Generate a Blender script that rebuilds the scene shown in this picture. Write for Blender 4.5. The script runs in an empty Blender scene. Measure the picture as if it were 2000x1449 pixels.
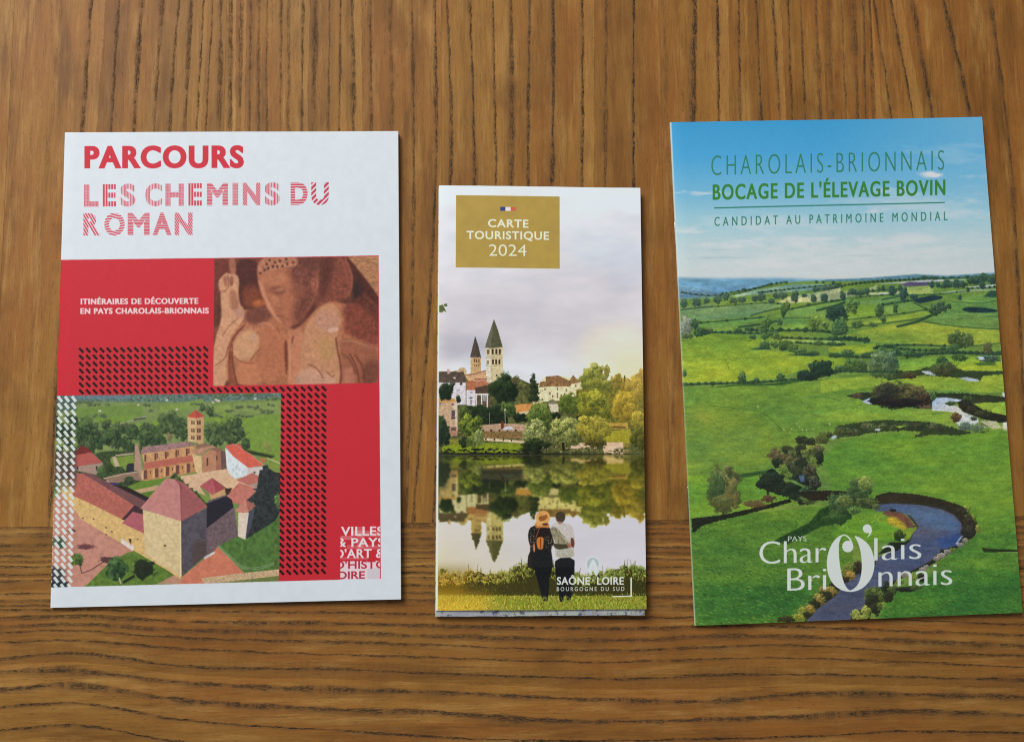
import bpy, math, random
import numpy as np
from mathutils import Matrix, Vector

random.seed(7)
scene = bpy.context.scene
COL = scene.collection

# ------------------------------------------------------------------ camera
# world units: 1 unit = 1 cm ... table top at z = 0, x to the right, y away from the viewer
MM = 0.1
FPX, CAM_H, PITCH, ROLL = 1700.0, 386.535, 0.104, 0.449     # focal length in px of a 2000 px wide frame, mm, rad


def rot_frame(p):
    """fit frame (mm) -> world frame (cm), turned so that the brochures stand upright"""
    c, s = math.cos(-ROLL), math.sin(-ROLL)
    return (p[0]*c - p[1]*s)*MM, (p[0]*s + p[1]*c)*MM


def cam_axes():
    cp, sp = math.cos(PITCH), math.sin(PITCH)
    X = np.array([1, 0, 0.]); Y = np.array([0, cp, sp]); Zb = np.array([0, -sp, cp])
    cr, sr = math.cos(ROLL), math.sin(ROLL)
    R = np.stack([cr*X + sr*Y, -sr*X + cr*Y, Zb], 1)
    c, s = math.cos(-ROLL), math.sin(-ROLL)
    W = np.array([[c, -s, 0], [s, c, 0], [0, 0, 1.]])
    return W @ R


RC = cam_axes()
cam_d = bpy.data.cameras.new('camera')
cam = bpy.data.objects.new('camera', cam_d)
COL.objects.link(cam)
cam_d.sensor_width = 36.0
cam_d.lens = FPX/2000*36.0
cam_d.clip_start = 0.5
cam_d.clip_end = 2000
m = Matrix.Identity(4)
for i in range(3):
    for j in range(3):
        m[i][j] = RC[i, j]
m.translation = (0, 0, CAM_H*MM)
cam.matrix_world = m
scene.camera = cam


def unproject(px, py, z=0.0):
    """point of the photograph -> point on the plane z (used to measure the place)"""
    d = RC @ np.array([(px-1000)/FPX, -(py-724.5)/FPX, -1.0])
    t = (z - CAM_H*MM)/d[2]
    return d[0]*t, d[1]*t


# ------------------------------------------------------------------ light
world = bpy.data.worlds.new('World')
scene.world = world
world.use_nodes = True
bg = world.node_tree.nodes['Background']
bg.inputs[0].default_value = (0.80, 0.90, 1.0, 1)
bg.inputs[1].default_value = 0.24


def area(name, loc, target, size, size_y, power, color):
    d = bpy.data.lights.new(name, 'AREA')
    d.shape = 'RECTANGLE'
    d.size, d.size_y, d.energy, d.color = size, size_y, power, color
    o = bpy.data.objects.new(name, d)
    COL.objects.link(o)
    o.location = loc
    o.rotation_euler = (Vector(target) - Vector(loc)).to_track_quat('-Z', 'Y').to_euler()
    return o


area('window_light', (-78, 104, 122), (0, 5, 0), 92, 84, 306000, (0.90, 0.96, 1.0))
scene.view_settings.view_transform = 'Standard'
scene.view_settings.look = 'None'
scene.view_settings.exposure = 0.0
scene.view_settings.gamma = 1.0
scene.cycles.filter_width = 1.05
LIGHT = np.array([0.87, 0.98, 1.07])        # what a white sheet shows under this light (linear)


# ------------------------------------------------------------------ print shop: numpy rasteriser for the printed covers
def s2l(c):
    c = np.asarray(c, float)
    return np.where(c <= 0.04045, c/12.92, ((c+0.055)/1.055)**2.4)


def vnoise(H, W, cy, cx, seed):
    if H == NT and W == NT:          # tileable
        cy = NT/max(round(NT/cy), 1); cx = NT/max(round(NT/cx), 1)
    g = np.random.RandomState(seed).rand(int(H/cy+.5)+3, int(W/cx+.5)+3).astype(np.float32)*2-1
    if H == NT and W == NT:
        ny, nx = int(round(NT/cy)), int(round(NT/cx))
        g[ny:] = g[:len(g)-ny]; g[:, nx:] = g[:, :g.shape[1]-nx]
    y = np.arange(H)/cy; x = np.arange(W)/cx
    iy = y.astype(int); ix = x.astype(int)
    fy = (y-iy); fx = (x-ix)
    fy = (fy*fy*(3-2*fy))[:, None].astype(np.float32); fx = (fx*fx*(3-2*fx))[None, :].astype(np.float32)
    a = g[iy][:, ix]; b = g[iy][:, ix+1]; c = g[iy+1][:, ix]; d = g[iy+1][:, ix+1]
    return (a*(1-fx)+b*fx)*(1-fy) + (c*(1-fx)+d*fx)*fy


def boxblur(m, r):
    r = int(round(r))
    if r < 1:
        return m
    for _ in range(2):
        for ax in (0, 1):
            pad = [(0, 0), (0, 0)]; pad[ax] = (r+1, r)
            c = np.cumsum(np.pad(m, pad, mode='edge'), axis=ax)
            n = 2*r+1
            m = (c[n:] - c[:-n])/n if ax == 0 else (c[:, n:] - c[:, :-n])/n
    return m


def smooth(pts, n=2, closed=True):
    p = np.array(pts, float)
    for _ in range(n):
        q = np.roll(p, -1, 0)
        a = p*0.75+q*0.25; b = p*0.25+q*0.75
        r = np.empty((len(p)*2, 2)); r[0::2] = a; r[1::2] = b
        if not closed:
            r = np.vstack([p[:1], r[:-2], p[-1:]])
        p = r
    return p


def Z(x0, y0, s):
    """reads points measured on an enlargement"""
    def f(*v):
        v = np.array(v, float).reshape(-1, 2)
        return v/s + np.array([x0, y0])
    return f


NT = 896


class Field:
    def __init__(self, sheet, a, big, seed):
        self.sheet, self.a, self.big = sheet, a, big
        self.oy, self.ox = (seed*197+11) % NT, (seed*331+5) % NT

    def __getitem__(self, w):
        if w is Ellipsis or w == (Ellipsis, None):
            r = self[(slice(0, self.sheet.H), slice(0, self.sheet.W))]
            return r if w is Ellipsis else r[..., None]
        if self.big:
            return self.a[w]
        y = (np.arange(w[0].start, w[0].stop)+self.oy) % NT
        x = (np.arange(w[1].start, w[1].stop)+self.ox) % NT
        return self.a[y][:, x] if len(y) < 400 else self.a[np.ix_(y, x)]


class Sheet:
    def __init__(self, x0, y0, x1, y1, s=2.0):
        self.x0, self.y0, self.s = x0, y0, s
        self.W = int((x1-x0)*s); self.H = int((y1-y0)*s)
        self.img = np.ones((self.H, self.W, 3), np.float32)
        self.cache = {}
        self.clip = None

    def noise(self, cell, octaves=3, seed=0, ax=1.0, ay=1.0):
        """fractal noise over the sheet, indexable by a window"""
        big = cell*max(ax, ay) > 16
        k = (cell, min(octaves, 3), ax, ay)+((seed,) if big else ())
        if k not in self.cache:
            h, w = (self.H, self.W) if big else (NT, NT)
            n = 0; a = 1.0; t = 0; c = cell*self.s
            for o in range(k[1]):
                n = n + a*vnoise(h, w, max(c*ay, 1.01), max(c*ax, 1.01), (seed if big else 0)*31+o+int(cell*7))
                t += a; a *= 0.62; c /= 2.1
            self.cache[k] = (n/t*1.5).astype(np.float32)
        return Field(self, self.cache[k], big, seed)

    def edges_mask(self, E, pad=0):
        """E: (n,4) edges in sheet px. even-odd coverage mask and its window"""
        xa = max(int(math.floor(min(E[:, 0].min(), E[:, 2].min())))-1-pad, 0)
        xb = min(int(math.ceil(max(E[:, 0].max(), E[:, 2].max())))+2+pad, self.W)
        ya = max(int(math.floor(min(E[:, 1].min(), E[:, 3].min())))-1-pad, 0)
        yb = min(int(math.ceil(max(E[:, 1].max(), E[:, 3].max())))+2+pad, self.H)
        if xb <= xa or yb <= ya:
            return None
        SS = 3
        w = xb-xa; nr = (yb-ya)*SS
        lo = np.minimum(E[:, 1], E[:, 3]); hi = np.maximum(E[:, 1], E[:, 3])
        sl = (E[:, 2]-E[:, 0])/np.where(np.abs(E[:, 3]-E[:, 1]) < 1e-9, 1e-9, E[:, 3]-E[:, 1])
        # sub-scanlines are at ya+(j+.5)/SS
        j0 = np.clip(np.ceil((lo-ya)*SS-.5).astype(int), 0, nr); j1 = np.clip(np.ceil((hi-ya)*SS-.5).astype(int), 0, nr)
        cnt = np.maximum(j1-j0, 0)
        if cnt.sum() == 0:
            return np.zeros((yb-ya, w), np.float32), (slice(ya, yb), slice(xa, xb))
        e = np.repeat(np.arange(len(E)), cnt)
        j = np.arange(cnt.sum())-np.repeat(np.cumsum(cnt)-cnt, cnt)+j0[e]
        x = np.clip(E[e, 0]+(ya+(j+.5)/SS-E[e, 1])*sl[e]-xa, 0, w)
        o = np.lexsort((x, j)); j = j[o]; x = x[o]
        sgn = np.where(np.arange(len(x)) % 2 == 0, 1.0, -1.0)/SS
        i = x.astype(int); f = x-i
        base = (j//SS)*(w+2)+i
        D = np.bincount(base, sgn*(1-f), (yb-ya)*(w+2))+np.bincount(base+1, sgn*f, (yb-ya)*(w+2))[:(yb-ya)*(w+2)]
        M = np.clip(np.cumsum(D.reshape(yb-ya, w+2), 1)[:, :w], 0, 1).astype(np.float32)
        return M, (slice(ya, yb), slice(xa, xb))

    def mask(self, pts, soft=0, rough=0, cell=4, seed=1, sm=0):
        P = smooth(pts, sm) if sm else np.array(pts, float)
        P = (P-np.array([self.x0, self.y0]))*self.s
        Q = np.roll(P, -1, 0)
        r = self.edges_mask(np.hstack([P, Q]), pad=int((soft+rough)*self.s*2.2)+1)
        if r is None:
            return None
        M, w = r
        if rough:
            M = boxblur(M, rough*self.s)
            M = np.clip((M-0.5+0.36*self.noise(cell, 3, seed)[w])*4+0.5, 0, 1)
        if soft:
            M = boxblur(M, soft*self.s)
        return M, w

    def lay(self, M, w, c, alpha=1.0, tex=None, c2=None):
        """tex = (cell, amplitude, seed[, ax, ay]); c2 = second colour mixed in by the same noise"""
        if self.clip is not None:
            M = M*self.clip[w]
        c = np.array(c, np.float32)/255.0
        col = np.broadcast_to(c, M.shape+(3,))
        if tex:
            n = self.noise(tex[0], 4, tex[2], *(tex[3:] or (1, 1)))[w][..., None]
            if c2 is not None:
                c2 = np.array(c2, np.float32)/255.0
                t = np.clip(0.5+n*tex[1], 0, 1)
                col = c*(1-t)+c2*t
            else:
                col = np.clip(c*(1+n*tex[1]), 0, 1)
        a = (M*alpha)[..., None]
        self.img[w] = self.img[w]*(1-a)+col*a

    def poly(self, pts, c, alpha=1.0, tex=None, c2=None, **k):
        r = self.mask(pts, **k)
        if r:
            self.lay(r[0], r[1], c, alpha, tex, c2)

    def line(self, pts, w, c, alpha=1.0, sm=2, w2=None, **k):
        p = smooth(pts, sm, False) if sm else np.array(pts, float)
        t = np.gradient(p, axis=0)
        t /= np.maximum(np.hypot(t[:, 0], t[:, 1]), 1e-6)[:, None]
        n = np.stack([-t[:, 1], t[:, 0]], 1)
        ww = np.linspace(w, w if w2 is None else w2, len(p))[:, None]/2
        self.poly(np.vstack([p+n*ww, (p-n*ww)[::-1]]), c, alpha, **k)

    def blob(self, cx, cy, rx, ry, dark, light, rough=0.4, cell=None, lx=-0.25, ly=0.55, alpha=1.0, seed=3, edge=5.0, tn=0.55):
        """a crown of leaves: ragged ellipse, lit from one side, speckled"""
        cell = cell or max(min(rx, ry)*0.55, 1.2)
        k = 1+rough
        xa = max(int((cx-rx*k-self.x0)*self.s), 0); xb = min(int((cx+rx*k-self.x0)*self.s)+1, self.W)
        ya = max(int((cy-ry*k-self.y0)*self.s), 0); yb = min(int((cy+ry*k-self.y0)*self.s)+1, self.H)
        if xb <= xa or yb <= ya:
            return
        w = (slice(ya, yb), slice(xa, xb))
        X = (np.arange(xa, xb)/self.s+self.x0-cx)/rx
        Y = ((np.arange(ya, yb)/self.s+self.y0-cy)/ry)[:, None]
        cell = round(cell*2)/2
        n1 = self.noise(cell, 4, seed)[w]
        n2 = self.noise(max(round(cell*0.9)/2, 1.0), 3, seed+5)[w]
        d = np.sqrt(X*X+Y*Y)
        M = np.clip((1-d+rough*n1)*edge, 0, 1)
        t = np.clip(0.45+lx*X-ly*Y*0.6+tn*n2+0.2*n1, 0, 1)[..., None]
        col = np.array(dark, np.float32)/255*(1-t)+np.array(light, np.float32)/255*t
        a = M*alpha
        if self.clip is not None:
            a = a*self.clip[w]
        a = a[..., None]
        self.img[w] = self.img[w]*(1-a)+col*a

    def vgrad(self, pts, stops, tex=None, alpha=1.0, **k):
        """stops: [(y, colour)...] top to bottom"""
        r = self.mask(pts, **k)
        if not r:
            return
        M, w = r
        if self.clip is not None:
            M = M*self.clip[w]
        ys = np.arange(w[0].start, w[0].stop)/self.s+self.y0
        col = np.stack([np.interp(ys, [s[0] for s in stops], [s[1][i]/255 for s in stops]) for i in range(3)], 1)[:, None, :]
        col = np.broadcast_to(col, M.shape+(3,)).astype(np.float32)
        if tex:
            col = np.clip(col*(1+tex[1]*self.noise(tex[0], 4, tex[2], *(tex[3:] or (1, 1)))[w][..., None]), 0, 1)
        a = (M*alpha)[..., None]
        self.img[w] = self.img[w]*(1-a)+col*a

    def text(self, body, xl, xr, yl, yr, cap, c, weight=0.0, space=1.0, wide=0, tall=0, clipbox=None, pattern=None, slant=0.0, alpha=1.0, ref='H'):
        """one line of lettering; (xl,yl)-(xr,yr) is its base line, cap the height of a capital"""
        E, bb, caph = glyph_edges(body, weight, space, ref)
        sx = (xr-xl)/(bb[1]-bb[0]); sy = cap/caph
        def tr(x, y):
            u = (x-bb[0])*sx
            return xl+u+slant*y*sy, yl+(yr-yl)*u/max(xr-xl, 1e-6)-y*sy
        ax, ay = tr(E[:, 0], E[:, 1]); bx, by = tr(E[:, 2], E[:, 3])
        F = (np.stack([ax-self.x0, ay-self.y0, bx-self.x0, by-self.y0], 1))*self.s
        M, w = self.edges_mask(F, pad=4)
        for n, axis in ((wide, 1), (tall, 0)):
            k = int(n*self.s+.5)
            B = M
            for q in range(1, k+1):
                B = np.maximum(B, np.roll(M, q if q % 2 else -(q//2), axis) if False else np.roll(M, q-(k//2)-(1 if q <= k//2 else 0), axis))
            M = B
        if pattern is not None:
            X = (np.arange(w[1].start, w[1].stop)/self.s+self.x0)[None, :]
            Y = (np.arange(w[0].start, w[0].stop)/self.s+self.y0)[:, None]
            M = M*pattern(X, Y)
        if clipbox is not None:
            X = (np.arange(w[1].start, w[1].stop)/self.s+self.x0)[None, :]
            Y = (np.arange(w[0].start, w[0].stop)/self.s+self.y0)[:, None]
            M = M*((X >= clipbox[0]) & (X <= clipbox[2]) & (Y >= clipbox[1]) & (Y <= clipbox[3]))
        self.lay(M, w, c, alpha)

    def rectify(self, quad, w_px, h_px):
        """resample so that quad (TL,TR,BR,BL) fills the cover; returns linear albedo, row 0 = bottom"""
        src = [(0, 0), (1, 0), (1, 1), (0, 1)]
        A = []; b = []
        for (u, v), (x, y) in zip(src, quad):
            A += [[u, v, 1, 0, 0, 0, -x*u, -x*v], [0, 0, 0, u, v, 1, -y*u, -y*v]]; b += [x, y]
        h = np.linalg.solve(np.array(A, float), np.array(b, float))
        u, v = np.meshgrid((np.arange(w_px)+.5)/w_px, (np.arange(h_px)+.5)/h_px)
        d = h[6]*u+h[7]*v+1
        x = ((h[0]*u+h[1]*v+h[2])/d-self.x0)*self.s-.5
        y = ((h[3]*u+h[4]*v+h[5])/d-self.y0)*self.s-.5
        x = np.clip(x, 0, self.W-1.001); y = np.clip(y, 0, self.H-1.001)
        ix = x.astype(int); iy = y.astype(int); fx = (x-ix)[..., None]; fy = (y-iy)[..., None]
        I = self.img
        o = (I[iy, ix]*(1-fx)+I[iy, ix+1]*fx)*(1-fy)+(I[iy+1, ix]*(1-fx)+I[iy+1, ix+1]*fx)*fy
        return o[::-1]


_gl = {}


def glyph_edges(body, weight, space, ref):
    key = (body, weight, space, ref)
    if key in _gl:
        return _gl[key]
    res = []
    for t in (body, ref):
        cu = bpy.data.curves.new('lettering', 'FONT')
        cu.body = t; cu.offset = weight; cu.space_character = space; cu.resolution_u = 5
        o = bpy.data.objects.new('lettering', cu)
        COL.objects.link(o)
        dg = bpy.context.evaluated_depsgraph_get()
        me = o.evaluated_get(dg).to_mesh()
        cnt = {}
        V = [tuple(round(q, 5) for q in v.co[:2]) for v in me.vertices]
        for f in me.polygons:
            vs = [V[i] for i in f.vertices]
            for a, b_ in zip(vs, vs[1:]+vs[:1]):
                if a == b_:
                    continue
                k = (a, b_) if a < b_ else (b_, a)
                cnt[k] = cnt.get(k, 0)+1
        E = np.array([k[0]+k[1] for k, n in cnt.items() if n % 2 == 1], float)
        res.append(E)
        o.evaluated_get(dg).to_mesh_clear()
        bpy.data.objects.remove(o)
        bpy.data.curves.remove(cu)
    E, Rf = res
    bb = (min(E[:, 0].min(), E[:, 2].min()), max(E[:, 0].max(), E[:, 2].max()))
    caph = max(Rf[:, 1].max(), Rf[:, 3].max())
    _gl[key] = (E, bb, caph)
    return _gl[key]


# ------------------------------------------------------------------ cover 1: red and white walking-tour booklet
def art_left():
    S = Sheet(90, 248, 794, 1196, 2.0)
    RED, WHITE = (200, 44, 56), (217, 229, 238)
    S.poly([(80, 240), (800, 240), (800, 1200), (80, 1200)], WHITE, tex=(14, .012, 2))
    S.poly([(80, 506), (421, 503.5), (740, 500), (745, 1127), (80, 1148)], RED, tex=(3, .02, 4))
    # ---- slanted dashes
    def ty(x, y):
        k = np.interp(y, [500, 770, 1140], [-.004, -.0125, -.031])
        return y+k*(x-160)
    def dash(cx, cy, c, hl=6.0, hw=2.35):
        cy = ty(cx, cy)
        u = np.array([.70, .715]); v = np.array([-.715, .70])
        p = np.array([cx, cy])
        S.poly([p-u*hl-v*hw, p+u*hl-v*hw, p+u*hl+v*hw, p-u*hl+v*hw], c)
    BLK = (44, 14, 14)
    for i in range(36):
        x = 160+13.55*i
        for j in range(34):
            y = 682.5+13.5*j
            if x < 641 and y > 752 and j == 6 or (x < 414 and j < 7):
                dash(x, y, BLK)
            elif x > 552 and j >= 7:
                dash(x, y, BLK)
    S.poly([(80, 1147.5), (551, 1133.2), (746, 1127.3), (800, 1120), (800, 1200), (80, 1200)], WHITE, tex=(14, .012, 2))
    S.poly([(641.5, 749), (742, 748), (746, 1127.2), (643, 1130.2)], RED, tex=(3, .02, 4))
    # ---- the carved stone figure
    T = Z(410, 490, 5.0)
    box = T(52, 72, 1648, 55, 1652, 1285, 42, 1315)
    r = S.mask(box)
    clip = np.zeros((S.H, S.W), np.float32); clip[r[1]] = r[0]
    S.clip = clip
    S.poly(box, (110, 66, 52), tex=(18, .25, 5))
    P = lambda *v, c, soft=2.0, a=1.0, tex=(7, .07, 8), sm=2, **k: S.poly(T(*v), c, a, tex=tex, soft=soft, sm=sm, **k)
    P(1330, 40, 1700, 40, 1700, 520, 1500, 260, 1400, 120, c=(172, 130, 92), soft=.6, sm=0, tex=(6, .18, 9, 1, .5))
    P(1310, 50, 1400, 120, 1660, 450, 1660, 560, 1480, 380, 1400, 260, c=(78, 45, 38), soft=1.5)
    P(1380, 250, 1500, 330, 1480, 470, 1400, 500, c=(52, 38, 36), soft=4)
    P(1480, 400, 1660, 560, 1660, 820, 1450, 700, 1380, 560, c=(98, 56, 44), soft=4, tex=(3, .25, 9))
    P(1040, 40, 1320, 40, 1400, 230, 1390, 430, 1200, 520, 960, 560, 1000, 200, c=(128, 76, 60), soft=2, tex=(4, .16, 9))
    P(1060, 60, 1240, 60, 1180, 300, 1120, 480, 1060, 460, 1060, 250, c=(92, 55, 46), soft=5)
    S.line(T(1270, 60, 1340, 200, 1350, 330), 3.0, (155, 88, 70), .7, soft=1.2)
    S.line(T(1320, 60, 1395, 230, 1385, 400, 1330, 460), 2.5, (165, 105, 80), .8, soft=1)
    # one mass of robe behind the details
    P(20, 1330, 50, 900, 130, 680, 250, 590, 420, 560, 620, 560, 900, 720, 1040, 560, 1160, 490, 1300, 500, 1500, 600, 1680, 760, 1680, 1330, c=(176, 120, 86), soft=1.5, tex=(5, .14, 12))
    P(60, 80, 190, 70, 200, 300, 100, 420, 60, 520, c=(112, 60, 48), soft=2)
    P(255, 80, 480, 80, 470, 250, 530, 480, 560, 560, 300, 580, 270, 300, c=(80, 46, 40), soft=2)
    P(330, 350, 470, 330, 545, 470, 540, 545, 350, 560, 325, 460, c=(124, 70, 48), soft=4)
    P(420, 480, 545, 470, 550, 540, 440, 560, c=(172, 104, 62), soft=2)
    # hand, forearm, sleeve
    P(195, 40, 255, 45, 268, 190, 250, 230, 200, 220, c=(158, 108, 84), soft=1.2)
    P(92, 290, 120, 250, 172, 205, 215, 225, 250, 215, 290, 250, 296, 320, 285, 380, 300, 520, 345, 560, 350, 650, 280, 740, 190, 870, 170, 1000, 180, 1340, 10, 1340, 50, 880, 128, 660, 112, 430, 118, 400, 98, 370, c=(204, 160, 122), soft=.8, tex=(4, .1, 8))
    P(135, 255, 170, 240, 185, 300, 165, 360, 150, 340, c=(166, 114, 88), soft=1.6)
    P(196, 250, 235, 235, 240, 330, 205, 350, c=(150, 98, 74), soft=1)
    S.line(T(185, 230, 195, 300, 185, 370, 140, 400), 1.6, (104, 62, 50), .8, soft=.5)
    P(200, 380, 262, 370, 310, 560, 250, 600, 205, 540, c=(158, 110, 84), soft=2.5, a=.8)
    P(330, 600, 480, 530, 600, 560, 640, 640, 520, 720, 380, 720, c=(118, 74, 60), soft=3.5)
    P(240, 560, 350, 560, 330, 660, 260, 640, c=(176, 138, 122), soft=2, a=.7)
    # chest and folds
    P(235, 900, 300, 800, 400, 745, 480, 800, 500, 930, 420, 1060, 290, 1070, 235, 1000, c=(202, 160, 118), soft=2.5)
    P(390, 820, 450, 800, 480, 850, 430, 890, c=(200, 166, 136), soft=2, a=.7)
    P(480, 700, 660, 640, 740, 780, 745, 1000, 720, 1250, 540, 1250, 460, 1080, 520, 900, c=(180, 118, 84), soft=6, a=.7)
    P(250, 1090, 480, 1060, 520, 1300, 290, 1320, c=(196, 134, 96), soft=3, a=.8)
    P(195, 980, 228, 960, 240, 1150, 290, 1330, 185, 1330, c=(140, 86, 62), soft=1.2)
    P(735, 860, 765, 880, 772, 1100, 760, 1240, 740, 1100, c=(112, 62, 44), soft=1)
    P(760, 740, 930, 760, 900, 1000, 850, 1330, 770, 1330, 780, 1000, c=(192, 134, 100), soft=2.2)
    P(900, 820, 1000, 640, 1140, 500, 1250, 530, 1300, 680, 1255, 800, 1240, 850, 1280, 1050, 1290, 1340, 830, 1340, 900, 1120, c=(192, 146, 108), soft=2, tex=(5, .10, 9))
    P(1010, 680, 1120, 560, 1240, 590, 1280, 700, 1240, 770, 1100, 800, c=(190, 146, 118), soft=3, tex=(2, .14, 3))
    P(1160, 750, 1270, 740, 1250, 785, 1150, 795, c=(220, 188, 166), soft=1.2, a=.8)
    P(1030, 850, 1200, 820, 1250, 1000, 1140, 1120, 1050, 1000, c=(184, 148, 96), soft=5, a=.7)
    P(850, 1180, 980, 1130, 1130, 1180, 1260, 1250, 1260, 1340, 830, 1340, c=(198, 158, 128), soft=2.5)
    P(840, 1210, 880, 1220, 900, 1290, 850, 1290, c=(156, 134, 116), soft=1.8, a=.6)
    P(1290, 560, 1400, 480, 1680, 700, 1680, 960, 1480, 870, 1290, 790, 1330, 700, c=(128, 72, 56), soft=3.5, tex=(4, .16, 9))
    P(1260, 830, 1500, 880, 1680, 980, 1680, 1340, 1290, 1340, 1290, 1060, c=(156, 102, 76), soft=1.6)
    P(1500, 1080, 1660, 1040, 1660, 1310, 1480, 1310, c=(108, 68, 54), soft=5, a=.8)
    P(1310, 1150, 1390, 1100, 1440, 1300, 1310, 1310, c=(184, 128, 102), soft=2.5, a=.8)
    for v, w_ in (((1235, 840, 1250, 960, 1275, 1060, 1290, 1180, 1280, 1290), 3.4), ((1370, 1000, 1440, 1130, 1465, 1290), 3), ((1300, 1000, 1390, 1070, 1430, 1200), 2), ((1420, 1010, 1500, 1120, 1520, 1290), 2.4),
                  ((340, 735, 240, 830, 180, 960, 160, 1050, 60, 1115), 1.5), ((350, 715, 250, 820, 205, 950, 195, 1100), 2.4), ((505, 945, 450, 1000, 405, 1070), 1.6),
                  ((232, 900, 225, 1050, 275, 1290), 2.4), ((960, 1100, 1040, 1130, 1090, 1190, 1110, 1240), 1.8), ((1150, 1180, 1210, 1235, 1220, 1200), 1.6), ((822, 830, 808, 900), 2.6), ((290, 650, 200, 720, 130, 830), 1.2), ((660, 740, 690, 800), 1.2), ((240, 1020, 330, 1090, 440, 1090), 1.2)):
        S.line(T(*v), w_, (96, 52, 40), .75, soft=.7)
    for v, w_ in (((240, 880, 238, 1000, 300, 1060), 1.2), ((1240, 1150, 1250, 1240), 1.5), ((780, 900, 790, 1100, 780, 1250), 2), ((470, 720, 560, 690, 640, 760), 2), ((1300, 880, 1400, 870, 1560, 940), 1.6)):
        S.line(T(*v), w_, (222, 180, 142), .6, soft=.9)
    # head bent forward
    P(468, 150, 500, 90, 560, 50, 1060, 50, 1080, 330, 1020, 500, 910, 690, 850, 760, 780, 755, 735, 735, 640, 640, 585, 570, 520, 420, 470, 270, c=(170, 112, 82), soft=1)
    P(740, 50, 1060, 50, 1085, 330, 1010, 520, 900, 700, 830, 750, 820, 560, 880, 420, 800, 260, c=(120, 74, 60), soft=6, tex=(5, .2, 9))
    P(470, 270, 520, 300, 560, 440, 640, 600, 730, 730, 640, 650, 570, 560, 510, 420, c=(204, 148, 110), soft=1.6, a=.9)
    P(490, 220, 640, 200, 760, 230, 740, 320, 600, 340, 520, 330, c=(186, 128, 94), soft=3, a=.8)
    P(580, 360, 700, 340, 760, 380, 700, 430, 600, 430, c=(140, 88, 68), soft=2.4, a=.9)
    P(640, 370, 730, 350, 740, 385, 660, 400, c=(180, 128, 98), soft=1.2, a=.8)
    P(600, 420, 680, 440, 700, 560, 640, 580, 600, 500, c=(186, 128, 94), soft=2.5, a=.8)
    P(780, 340, 900, 300, 960, 380, 880, 460, 800, 430, c=(142, 90, 70), soft=3, a=.7)
    S.line(T(575, 385, 640, 355, 730, 340), 1.6, (112, 68, 54), .45, soft=.8); S.line(T(640, 405, 690, 412, 745, 392), 1.4, (104, 62, 50), .5, soft=.8)
    S.line(T(628, 545, 680, 560, 700, 545), 1.6, (112, 66, 52), .45, soft=.9); S.line(T(650, 625, 720, 640), 1.6, (110, 66, 54), .6, soft=.7)
    P(985, 270, 1050, 255, 1075, 320, 1040, 400, 1000, 400, c=(156, 100, 78), soft=1.2); S.line(T(1000, 290, 1040, 300, 1030, 370), 1.6, (92, 54, 46), .8, soft=.6)
    P(468, 160, 510, 90, 580, 60, 860, 50, 870, 150, 740, 165, 640, 185, 500, 245, c=(178, 126, 96), soft=1.4, tex=(1.5, .3, 4))
    P(860, 50, 1060, 50, 1070, 200, 980, 170, 880, 140, c=(104, 66, 54), soft=3)
    for x, y in ((540, 185), (575, 165), (620, 150), (665, 150), (715, 145), (760, 125), (820, 110), (880, 110), (500, 215), (560, 125), (640, 110), (590, 90), (690, 95), (750, 80)):
        S.blob(*T(x, y)[0], 2.7, 2.9, (72, 44, 38), (110, 70, 54), rough=.3)
    P(760, 745, 860, 765, 1000, 610, 1060, 500, 1020, 500, 900, 700, c=(96, 56, 46), soft=2.2)
    S.poly(box, (150, 100, 74), .12, tex=(2, .8, 21))
    w_ = r[1]; m_ = clip[w_][..., None]
    q_ = np.stack([boxblur(S.img[w_][..., c_], 1.6) for c_ in range(3)], -1)
    q_ = np.clip((q_*np.array([1, .985, 1.04], np.float32)-.46)*1.14+.44, 0, 1)
    S.img[w_] = S.img[w_]*(1-m_*.8)+q_*m_*.8
    S.clip = None
    # ---- aerial view of the priory
    box = [(80, 771.5), (111, 771), (551, 766), (547.5, 1133), (102, 1147), (80, 1148)]
    r = S.mask(box)
    clip = np.zeros((S.H, S.W), np.float32); clip[r[1]] = r[0]
    S.clip = clip
    S.poly(box, (112, 140, 70), tex=(12, .5, 3, 2, .7), c2=(134, 156, 84))
    A = Z(90, 760, 6.588); B = Z(320, 760, 6.588); W = Z(0, 900, 2.64)
    p = lambda f, *v, c, tex=(3, .055, 6), **k: S.poly(f(*v), c, tex=tex, **k)
    p(A, 0, 60, 3200, 40, 3200, 110, 1900, 160, 400, 150, 0, 150, c=(92, 122, 112), soft=1.0, tex=(3, .3, 4))
    p(A, 300, 78, 1100, 78, 1100, 110, 300, 110, c=(98, 128, 150), soft=1)
    p(A, 400, 230, 1250, 190, 1270, 330, 600, 370, 380, 330, c=(112, 146, 62), soft=1)
    p(A, 600, 375, 1150, 330, 1050, 420, 800, 470, c=(116, 154, 52), soft=.6)
    p(A, 1000, 480, 1480, 390, 1500, 560, 1300, 660, c=(124, 164, 56), soft=.6)
    p(A, 1480, 215, 2040, 115, 2040, 200, 1800, 260, 1480, 280, c=(126, 158, 68), soft=.8)
    p(B, 640, 210, 870, 180, 880, 260, 700, 300, c=(134, 162, 72), soft=.8)
    p(B, 930, 170, 1540, 140, 1540, 300, 1200, 300, 900, 240, c=(132, 158, 80), soft=.8)
    p(B, 500, 390, 800, 290, 1000, 370, 1200, 330, 1540, 310, 1540, 1150, 1340, 900, 1080, 770, 1000, 560, c=(122, 158, 56), soft=.5, tex=(5, .07, 8))
    rng = random.Random(4)
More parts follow.
